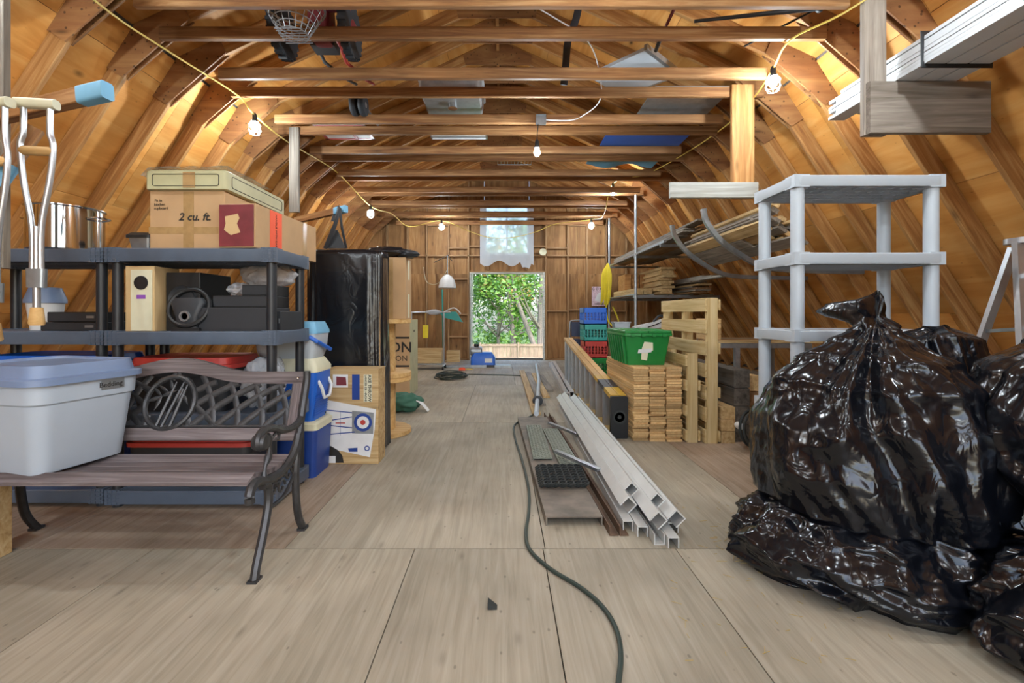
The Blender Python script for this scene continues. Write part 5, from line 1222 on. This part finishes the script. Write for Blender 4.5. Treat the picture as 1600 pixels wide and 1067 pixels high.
MB().tube(bez([(-0.1, -0.06, 0.02), (0, -0.1, 0.06), (0.1, -0.08, 0.1)], 4), 0.008, 6).build('cord', M['black'], sw2, True)
tx = T('parts_box', 'white plastic parts box standing on the tool bench', 'box', (1.75, 6.72, 0.88)); MB().rrloft([(0, 0.11, 0.08, 0.02), (0.08, 0.12, 0.09, 0.02)]).build('tray', M['whiteplastic'], tx, True); MB().box((0, 0, 0.09), (0.25, 0.19, 0.02)).build('lid', M['clear'], tx)

# ================================================================ right floor: boards, bin, pallets, timbers
for s in range(3):
    rr = random.Random(40 + s); names = ['nearest the stepladder', 'in the middle of the three', 'beside the pallet']
    for k in range(30):
        x0 = 1.125 + 0.1415 * s; j = rr.uniform(-0.004, 0.004)
        o = beam('cedar_board', (x0 + 0.069 + j, 3.92 + rr.uniform(-0.02, 0.02), 0.0107 + 0.0214 * k), (x0 + 0.069 + j + rr.uniform(-0.004, 0.004), 4.92, 0.0107 + 0.0214 * k), 0.131, 0.0190, M['cedar'])
        tag(o, 'thin cedar board in the fence board stack ' + names[s], 'board', 'cedar boards stacked ' + names[s])
zb = 0.6425
bn2 = T('lidded_bin', 'green hinged lid shipping bin with torn white label on the cedar boards', 'storage bin', (1.285, 4.34, zb))
G_ = M['green']
MB().rrloft([(0, 0.165, 0.28, 0.02), (0.26, 0.20, 0.325, 0.02), (0.262, 0.215, 0.34, 0.02), (0.285, 0.215, 0.34, 0.02)], (0, 0, 0), 3).build('body', G_, bn2, True)
for s in (-1, 1): MB().box((s * 0.105, 0, 0.297), (0.205, 0.67, 0.022)).box((s * 0.105, 0, 0.31), (0.12, 0.5, 0.012)).build('lid_flap', G_, bn2, bevel=0.004)
for k in range(6):
    y = -0.25 + 0.1 * k; MB().prism([(0.0, 0.0), (0.05, 0.0), (0.055, 0.255), (-0.005, 0.255)], (0, y - 0.025, 0), (0, 1, 0), (-0.14, 0, 1), (-0.012, 0, 0)).v
for k in range(7):
    y = -0.27 + 0.09 * k; MB().bar((-0.168, y * 0.9, 0.005), (-0.208, y, 0.258), 0.03, 0.016, up=(0, 1, 0)).build('rib', G_, bn2)
for k in range(4):
    x = -0.14 + 0.093 * k; MB().box((x, -0.345, 0.27), (0.03, 0.014, 0.03)).build('lid_clasp', G_, bn2)
def front(m, z): return -(0.28 + (0.045) * z / 0.26) - m
MB().prism([(-0.05, 0.05), (0.0, 0.04), (0.01, 0.12), (0.05, 0.13), (0.045, 0.20), (-0.03, 0.21), (-0.05, 0.15)], (0, front(0.004, 0.0), 0), (1, 0, 0), (0, -0.165, 1), (0, -0.002, 0)).build('torn_label', M['cream'], bn2)
MB().prism([(-0.085, 0.105), (0.035, 0.115), (0.04, 0.15), (-0.08, 0.14)], (0, front(0.007, 0.0), 0), (1, 0, 0), (0, -0.165, 1), (0, -0.002, 0)).build('label_strip', M['white'], bn2)
def pallet(x0, th, h, y0, y1, label, n, left=True, strs=3):
    t = T('wooden_pallet', label, 'pallet', (x0 + th / 2, (y0 + y1) / 2, 0))
    for k in range(strs):
        y = y0 + 0.02 + (y1 - y0 - 0.04) * k / (strs - 1)
        beam('stringer', (x0 + th / 2, y, 0), (x0 + th / 2, y, h), th - 0.04, 0.04, M['pallet'], t, up=(0, 1, 0))
    for k in range(n):
        z = 0.06 + (h - 0.12) * k / (n - 1)
        beam('deck_board', (x0 + 0.01, y0 - 0.005, z), (x0 + 0.01, y1, z), 0.018, 0.115 if n > 5 else 0.09, M['pallet'], t)
        if k % 2 == 0: beam('deck_board', (x0 + th - 0.01, y0 - 0.005, z), (x0 + th - 0.01, y1, z), 0.018, 0.09, M['pallet'], t)
    return t
pallet(1.71, 0.135, 1.235, 3.85, 4.9, 'tall pale pallet stood on edge beside the grey timbers', 7)
pallet(1.558, 0.13, 0.76, 3.88, 4.88, 'shorter pallet stood on edge between cedar boards and tall pallet', 4)
def timber(x0, w, z, h, y0, y1, mat, label, grp):
    o = beam('timber', (x0 + w / 2, y0, z + h / 2), (x0 + w / 2, y1, z + h / 2), w, h, M[mat]); return tag(o, label, 'timber', grp)
for k in range(3): timber(1.855, 0.12, 0.104 * k, 0.10, 3.86, 4.5, 'lumber', ['bottom', 'middle', 'top'][k] + ' short pale timber of the low pile beside the tall pallet', 'short pale timbers')
for k in range(4): timber(1.985, 0.135, 0.155 * k, 0.15, 3.90, 4.9, 'darkgrey', ['lowest', 'second lowest', 'second highest', 'topmost'][k] + ' dark weathered timber in the grey timber pile', 'dark weathered timbers')
for k in range(4): timber(2.13, 0.13, 0.14 * k, 0.135, 4.0, 4.9, 'lumber' if k != 2 else 'stud', ['lowest', 'second lowest', 'second highest', 'topmost'][k] + ' pale timber in the pile against the white shelving side', 'pale square timbers')
mt_ = T('metal_table', 'steel framed work table with loose planks under the slope', 'table', (2.95, 5.4, 0))
for x_ in (2.60, 3.40):
    for y_ in (5.05, 5.75):
        if x_ < 3 or True: MB().bar((x_, y_, 0), (x_, y_, 0.72), 0.05, 0.05, up=(1, 0, 0)).build('leg', M['galv'], mt_, world=True)
for y_ in (5.05, 5.75): MB().bar((2.30, y_, 0.745), (3.42, y_, 0.745), 0.05, 0.05).build('long_rail', M['galv'], mt_, world=True)
for x_ in (2.60, 3.40): MB().bar((x_, 5.076, 0.745), (x_, 5.724, 0.745), 0.05, 0.05).build('cross_rail', M['galv'], mt_, world=True)
for k in range(5):
    o = beam('lumber_board', (2.25 + 0.05 * k, 5.12 + 0.14 * k, 0.786), (3.55 - 0.08 * k, 5.10 + 0.15 * k, 0.786), 0.125, 0.028, M[['lumber', 'stud', 'rafter', 'greywood', 'stud'][k]]); tag(o, 'plank laid across the steel work table', 'board', 'planks on the steel table')
for k in range(4):
    o = tag(MB().box((0, 0, 0.03), (0.16, 0.3, 0.058)).build('wood_block', M['cedar'], bevel=0.003), 'short wood block in the little stack on the steel table', 'block', 'blocks on the steel table'); o.location = (2.42, 5.35, 0.802 + 0.06 * k)
cc = T('hose_coil', 'coil of black hose tied with white tape before the timbers', 'hose', (2.06, 3.70, 0))
m = MB()
for k in range(6):
    m.tube([(math.cos(q * 0.2617) * (0.15 - 0.012 * (k % 3)), -0.05 + 0.02 * k + 0.06 * math.sin(q * 0.2617 + 1) , 0.165 + math.sin(q * 0.2617) * (0.15 - 0.012 * (k % 3))) for q in range(24)], 0.011, 6, closed=True)
m.build('hose', M['rubber'], cc, True); MB().lathe([(0.026, -0.03), (0.03, 0), (0.026, 0.03)], (-0.135, 0.0, 0.19), 10, 'Y').build('tape', M['white'], cc, True)

# folded stepladder lying on its edge
ld = T('stepladder', 'long folded stepladder with black cap lying on its edge', 'ladder', (1.16, 5.6, 0))
ya, yc = 4.0, 7.3
def lx(y): return 0.965 + (y - ya) * (0.985 - 0.965) / (yc - ya)
fm_ = plain('fibreglass_rail', '#c7a765', 0.45, 0, 0.15); bk_ = M['charcoal']
zt_l = lambda y: 0.352 + (y - ya) * 0.105
for z, nm in ((1, 'top'), (0, 'bottom')):
    f_ = (lambda y: zt_l(y)) if z else (lambda y: 0.02)
    for off in (0.03, 0.10):
        rb = lambda y0, y1, w, h, name, mat: MB().bar((lx(y0) + off, y0, f_(y0)), (lx(y1) + off, y1, f_(y1)), w, h).build(name, mat, ld, world=True)
        rb(ya + 0.06, yc, 0.062, 0.036, 'side_rail', M['cedar'] if z else fm_)
        if z:
            rb(ya + 0.32, ya + 0.62, 0.065, 0.039, 'black_band', bk_); rb(ya + 0.05, ya + 0.318, 0.066, 0.040, 'yellow_band', M['yellowband']); rb(ya + 0.622, ya + 0.8, 0.066, 0.039, 'yellow_band', M['yellowband'])
for k in range(9):
    y = ya + 0.35 + k * 0.345; MB().bar((lx(y) + 0.03, y, 0.038), (lx(y) + 0.03, y, zt_l(y) - 0.018), 0.075, 0.03, up=(0, 1, 0)).build('step', M['alu'], ld, world=True)
MB().rrloft([(0, 0.075, 0.185, 0.015), (0.05, 0.075, 0.185, 0.015)], (lx(ya) + 0.065, ya + 0.05, 0.186), 3, M=Matrix(((1, 0, 0), (0, 0, -1), (0, 1, 0)))).build('top_cap', M['black'], ld, True, world=True)
MB().lathe([(0.06, 0.002), (0.062, -0.008), (0.045, -0.008), (0.043, 0.0), (0.018, 0.0), (0.016, -0.004), (0.0001, -0.004)], (lx(ya) + 0.065, ya, 0.19), 24, 'Y').build('cap_ring', M['rubber'], ld, True, world=True)

# ================================================================ metal on the floor
sp3 = T('steel_plate', 'rusty flat steel channel plate lying on the floor', 'steel plate', (0.36, 3.4, 0))
a, b = (0.225, 2.36), (0.155, 4.62); u = (b[0] - a[0]) / (b[1] - a[1])
MB().prism([(0, 0), (0.008, 0), (0.008, 0.042), (0.287, 0.042), (0.287, 0), (0.295, 0), (0.295, 0.05), (0, 0.05)], (a[0], a[1], 0), (1, 0, 0), (0, 0, 1), (b[0] - a[0], b[1] - a[1], 0)).build('plate', M['rust'], sp3, world=True)
for k in range(2):
    x0 = 0.530 + 0.05 * k; o = MB().prism([(0, 0), (0.045, 0), (0.045, 0.005), (0.005, 0.005), (0.005, 0.045), (0, 0.045)], (0, 0, 0), (1, 0, 0), (0, 0, 1), (-0.085, 2.6, 0)).build('angle_iron', M['angle']); o.location = (x0, 2.25, 0.001); tag(o, 'long rusty brown angle iron lying beside the steel plate', 'angle iron', 'rusty angle irons')
for k in range(4):
    lumber(0.37 + 0.1 * k, 4.92 + 0.5 * k, 8.6 - 0.2 * k, 0.0005, 0.095, 0.03, 'greywood' if k % 2 else 'lumber', 'weathered floor plank lying lengthwise beside the metal channels', 'planks on the floor')
tr_ = T('tread_ramp', 'narrow tread plate ramp with folded edges on the steel plate', 'ramp', (0.29, 3.75, 0.05))
MB().box((0, 0, 0.012), (0.135, 0.98, 0.006)).box((-0.066, 0, 0.008), (0.004, 0.98, 0.016)).box((0.066, 0, 0.008), (0.004, 0.98, 0.016)).build('plate', M['checker'], tr_)
m = MB()
for i in range(5):
    for j in range(32):
        R = Matrix.Rotation(math.radians(45 if (i + j) % 2 else -45), 3, 'Z'); m.box((-0.05 + 0.025 * i, -0.465 + 0.03 * j, 0.0162), (0.02, 0.005, 0.0026), M=R)
m.build('tread', M['checker'], tr_)
t2 = dup(tr_, (0.447, 3.62, 0.05), math.radians(2), 'second tread plate ramp with a grey edge bar on the steel plate')
for (p, q), lb_ in (((W(858, 662, 4.25), W(903, 688, 3.85)), 'short grey slotted bar lying across the tread ramps far end'), ((W(868, 716, 3.30), W(936, 752, 2.90)), 'short grey slotted bar lying across the tread ramps near end')):
    p = Vector((p.x, p.y, 0.104 if 'near' in lb_ else 0.079)); q = Vector((q.x, q.y, 0.104 if 'near' in lb_ else 0.079)); o = MB().bar(p, q, 0.035, 0.02).build('slotted_bar', M['galv'], None, world=True, org=(p + q) / 2); tag(o, lb_, 'bar')
for k in range(3):
    m = MB(); nx, ny = 6, 8; w = 0.27; d = 0.34
    for i in range(nx + 1): m.tube([(-w / 2 + w * i / nx + (0.006 if q % 2 else -0.006), -d / 2 + d * q / 16, 0.006) for q in range(17)], 0.006, 4)
    for j in range(ny + 1): m.tube([(-w / 2 + w * q / 12, -d / 2 + d * j / ny + (0.008 if q % 2 else -0.008), 0.006) for q in range(13)], 0.006, 4)
    o = m.build('rubber_mat', M['rubber']); o.location = (0.365 + 0.008 * k, 2.92 - 0.015 * k, 0.051 + 0.013 * k); tag(o, ['lowest', 'middle', 'topmost'][k] + ' black rubber grid mat in the pile on the steel plate', 'mat', 'rubber grid mats')
# bundle of painted channels
chp = [(0, 0), (0.052, 0), (0.052, 0.052), (0.047, 0.052), (0.047, 0.005), (0.005, 0.005), (0.005, 0.052), (0, 0.052)]
tubp = [(0, 0), (0.05, 0), (0.05, 0.05), (0, 0.05)]
def channel(x, y0, x1, y1, z, rot, lb_, big=1.0):
    c, s = math.cos(rot), math.sin(rot); pr = [((a - 0.026) * c * big - (b - 0.026) * s * big, (a - 0.026) * s * big + (b - 0.026) * c * big) for a, b in chp]
    lo = min(b for a, b in pr)
    o = MB().prism([(a, b - lo) for a, b in pr], (0, 0, 0), (1, 0, 0), (0, 0, 1), (x1 - x, y1 - y0, 0)).build('metal_channel', M['channel']); o.location = (x, y0, z); return tag(o, lb_, 'channel', 'painted metal channels')
lbb = 'long pale painted metal channel in the bundle lying on the floor'
for i in range(5):
    x, y = 0.635 + 0.0555 * i, (2.30, 2.24, 2.16, 2.13, 2.28)[i]
    channel(x, y, x + 0.03, y + 3.0, 0.001, math.pi if i != 2 else 0, lbb)
for i, (x, y) in enumerate([(0.66, 2.38), (0.755, 2.20), (0.85, 2.22)]): channel(x, y, x + 0.03, y + 3.05, 0.054, math.pi * 0.75, lbb, 1.25)
for i, (x, y) in enumerate([(0.71, 2.50), (0.80, 2.35)]): channel(x, y, x + 0.03, y + 2.9, 0.095, math.pi * 0.75, 'pale painted metal channel nested on top of the floor bundle', 1.1)
for k, (x, y0_, x1_, y1_) in enumerate([(0.835, 5.85, 1.02, 9.6), (0.90, 5.95, 1.10, 9.8)]): channel(x, y0_, x1_, y1_, 0.001, math.pi, 'straight galvanised channel running from the bundle towards the door', 1.5)
pp = T('flanged_pipe', 'slim white pipe with dark flange lying along the planks', 'pipe', (0.35, 6, 0.0))
MB().tube([fp(838, 657) + Vector((0, 0, 0.06)), fp(842, 600) + Vector((0, 0, 0.055)), fp(838, 574) + Vector((0, 0, 0.05))], 0.026, 12).build('tube', M['whiteplastic'], pp, True, world=True)
q_ = fp(840, 634); MB().lathe([(0.05, -0.02), (0.062, -0.015), (0.062, 0.015), (0.05, 0.02)], q_ + Vector((0.0, 0, 0.05)), 20, 'Y').build('flange', M['charcoal'], pp, True, world=True)
# off-cut wedge and straw
dw = tag(MB().prism([(0, 0), (0.035, 0), (0.0, 0.028)], (0, 0, 0), (1, 0, 0), (0, 0, 1), (0, 0.03, 0)).build('rubber_wedge', M['rubber']), 'tiny dark wedge lying alone on the bare floor', 'wedge'); dw.location = fp(762, 953) - Vector((0, 0, 0.008))
rs_ = random.Random(9); m = MB()
for k in range(240):
    c = fp(rs_.gauss(1180, 28), max(800, rs_.gauss(850, 18))) if k < 150 else fp(rs_.uniform(1050, 1450), rs_.uniform(780, 1050)); a = rs_.uniform(0, 6.28); L = rs_.uniform(0.006, 0.022)
    m.bar((c.x - math.cos(a) * L, c.y - math.sin(a) * L, 0.002), (c.x + math.cos(a) * L, c.y + math.sin(a) * L, 0.004), 0.0014, 0.0012)
so = m.build('straw', M['straw']); so['kind'] = 'stuff'; tag(so, 'loose straw scattered on the floor beside the black bags', 'straw')

# ================================================================ white shelving, stepladder, black bags
TB = [0.16, 0.585, 1.01, 1.43, 1.85]
shelving('white_shelving', 'tall white plastic shelving unit standing empty under the slope', 0.825, 0.40, TB, 0.06, 0.034, M['whiteplastic'], M['whiteplastic'], (1.575, 2.455, 0), ribs=False, lattice=True)
al = T('aluminium_stepladder', 'open aluminium stepladder standing behind the black bags', 'ladder', (2.89, 2.42, 0))
for s, x_ in ((-1, -0.17), (1, 0.17)):
    MB().bar((x_ + s * 0.10, -0.18, 0), (x_ * 0.8, 0.0, 1.48), 0.03, 0.065, up=(1, 0, 0)).build('front_rail', M['alu'], al)
    MB().bar((x_ + s * 0.06, 0.42, 0), (x_ * 0.6, 0.06, 1.46), 0.025, 0.045, up=(1, 0, 0)).build('rear_rail', M['alu'], al)
    MB().bar((x_ + s * 0.03, -0.06, 1.02), (x_ * 0.8, 0.17, 1.0), 0.018, 0.018).build('spreader', M['galv'], al)
for k in range(5):
    t = (k + 0.75) / 5.4; z = 1.48 * t; w = 0.17 + 0.10 * (1 - t) - 0.034 * t
    MB().box((0, -0.18 + 0.18 * t, z), (2 * w, 0.09, 0.022)).build('step', M['alu'], al)
MB().rrloft([(1.475, 0.16, 0.07, 0.05), (1.505, 0.16, 0.07, 0.05)], (0, 0.02, 0)).build('top_cap', M['alu'], al, True)

def bag(name, label, loc, prof, seed, sx=1.0, sy=1.0, lean=(0, 0), amp=0.05, NU=180, NV=110, neck=1.0):
    """gathered film bag: radius profile over height, flat facets and long creases fanning from the neck"""
    mb = MB(); off = Vector((seed * 3.7, seed * 1.9, seed * 5.1)); zs_ = [p[0] for p in prof]; rs2 = [p[1] for p in prof]; H = zs_[-1]
    def rad(z):
        for i in range(len(zs_) - 1):
            if z <= zs_[i + 1]:
                t = (z - zs_[i]) / max(1e-6, zs_[i + 1] - zs_[i]); t = t * t * (3 - 2 * t); return rs2[i] + (rs2[i + 1] - rs2[i]) * t
        return rs2[-1]
    for v in range(NV + 1):
        z = H * v / NV; r0 = rad(z); h = z / H; top = max(0.0, (h - 0.55) / 0.45)
        for u in range(NU):
            a = 2 * math.pi * u / NU; d = Vector((math.cos(a), math.sin(a), 0))
            tw = a + 0.5 * h + 0.35 * noise.noise(Vector((d.x, d.y, h * 2)) + off)          # creases run slantwise
            q = Vector((math.cos(tw), math.sin(tw), 0))
            big = noise.noise(d * 1.0 + Vector((0, 0, h * 1.4)) + off) * 0.14
            c1 = 0.55 - abs(noise.noise(Vector((q.x * 2.6, q.y * 2.6, h * 1.5)) + off * 2)) * 2.0
            c2 = 0.5 - abs(noise.noise(Vector((q.x * 6.0, q.y * 6.0, h * 2.2)) + off * 3)) * 2.0
            c3 = 0.5 - abs(noise.noise(Vector((d.x * 2.4 + h, d.y * 2.4, h * 6.5)) + off * 5)) * 2.0
            c4 = 0.5 - abs(noise.noise(Vector((d.x * 6.5, d.y * 6.5, z * 17)) + off * 7)) * 2.0
            w = amp * (c1 * 1.0 + c2 * (0.22 + 0.40 * top) + c3 * 0.22 * (1 - top) + c4 * 0.06)
            k = min(1.0, r0 / 0.25)
            nk = max(0.0, min(1.0, (h - neck) / 0.06)) if neck < 1 else 0.0
            r0 = r0 * (1 + nk * (0.22 * math.cos(3 * a + 5 * h + seed) + 0.14 * math.cos(7 * a - 4 * h)))
            r = max(0.004, r0 * (1 + big * (1 - top)) + w * k)
            mb.v.append(Vector((d.x * r * sx + lean[0] * h * h, d.y * r * sy + lean[1] * h * h, z + (0.03 * noise.noise(d * 1.5 + off) * min(1, h * 4) if v else 0) + nk * 0.02 * math.cos(a * 2 + 1.0) * (h - neck) / (1 - neck + 1e-6))))
    for v in range(NV):
        for u in range(NU): mb.f.append((v * NU + u, v * NU + (u + 1) % NU, (v + 1) * NU + (u + 1) % NU, (v + 1) * NU + u))
    mb.f.append(tuple(reversed(range(NU)))); mb.f.append(tuple(NV * NU + u for u in range(NU)))
    o = mb.build(name, M['bag'], None, 'full'); o.location = loc; return tag(o, label, 'garbage bag')
bag('garbage_bag', 'slumped black garbage bag lying flat beneath the tallest knotted one', (1.57, 1.97, 0), [(0, 0.44), (0.05, 0.51), (0.13, 0.49), (0.22, 0.44), (0.27, 0.38), (0.28, 0.1)], 2, sx=1.0, sy=0.85, amp=0.06, NV=60)
bag('garbage_bag', 'tall black garbage bag with twisted knot standing by white shelving', (1.61, 2.02, 0.25), [(0, 0.34), (0.03, 0.41), (0.16, 0.43), (0.36, 0.42), (0.54, 0.35), (0.65, 0.25), (0.725, 0.15), (0.775, 0.085), (0.81, 0.07), (0.86, 0.075), (0.90, 0.05), (0.93, 0.01)], 5, lean=(0.06, 0), amp=0.065, neck=0.84)
bag('garbage_bag', 'big black garbage bag slumped in front of the stepladder', (2.17, 1.64, 0.30), [(0, 0.33), (0.03, 0.39), (0.22, 0.42), (0.42, 0.41), (0.58, 0.34), (0.70, 0.20), (0.77, 0.08), (0.80, 0.02)], 8, lean=(0.10, 0.03), amp=0.07)
bag('garbage_bag', 'low black garbage bag under the slumped one', (2.02, 1.42, 0), [(0, 0.40), (0.05, 0.47), (0.16, 0.45), (0.27, 0.40), (0.31, 0.33), (0.32, 0.1)], 11, sx=0.95, sy=0.70, amp=0.06, NV=60)
bag('garbage_bag', 'black garbage bag half hidden behind the two tall bags', (2.16, 2.26, 0.0), [(0, 0.15), (0.08, 0.19), (0.5, 0.20), (0.80, 0.20), (0.98, 0.16), (1.03, 0.05)], 14, sx=1.1, sy=0.8, amp=0.035)
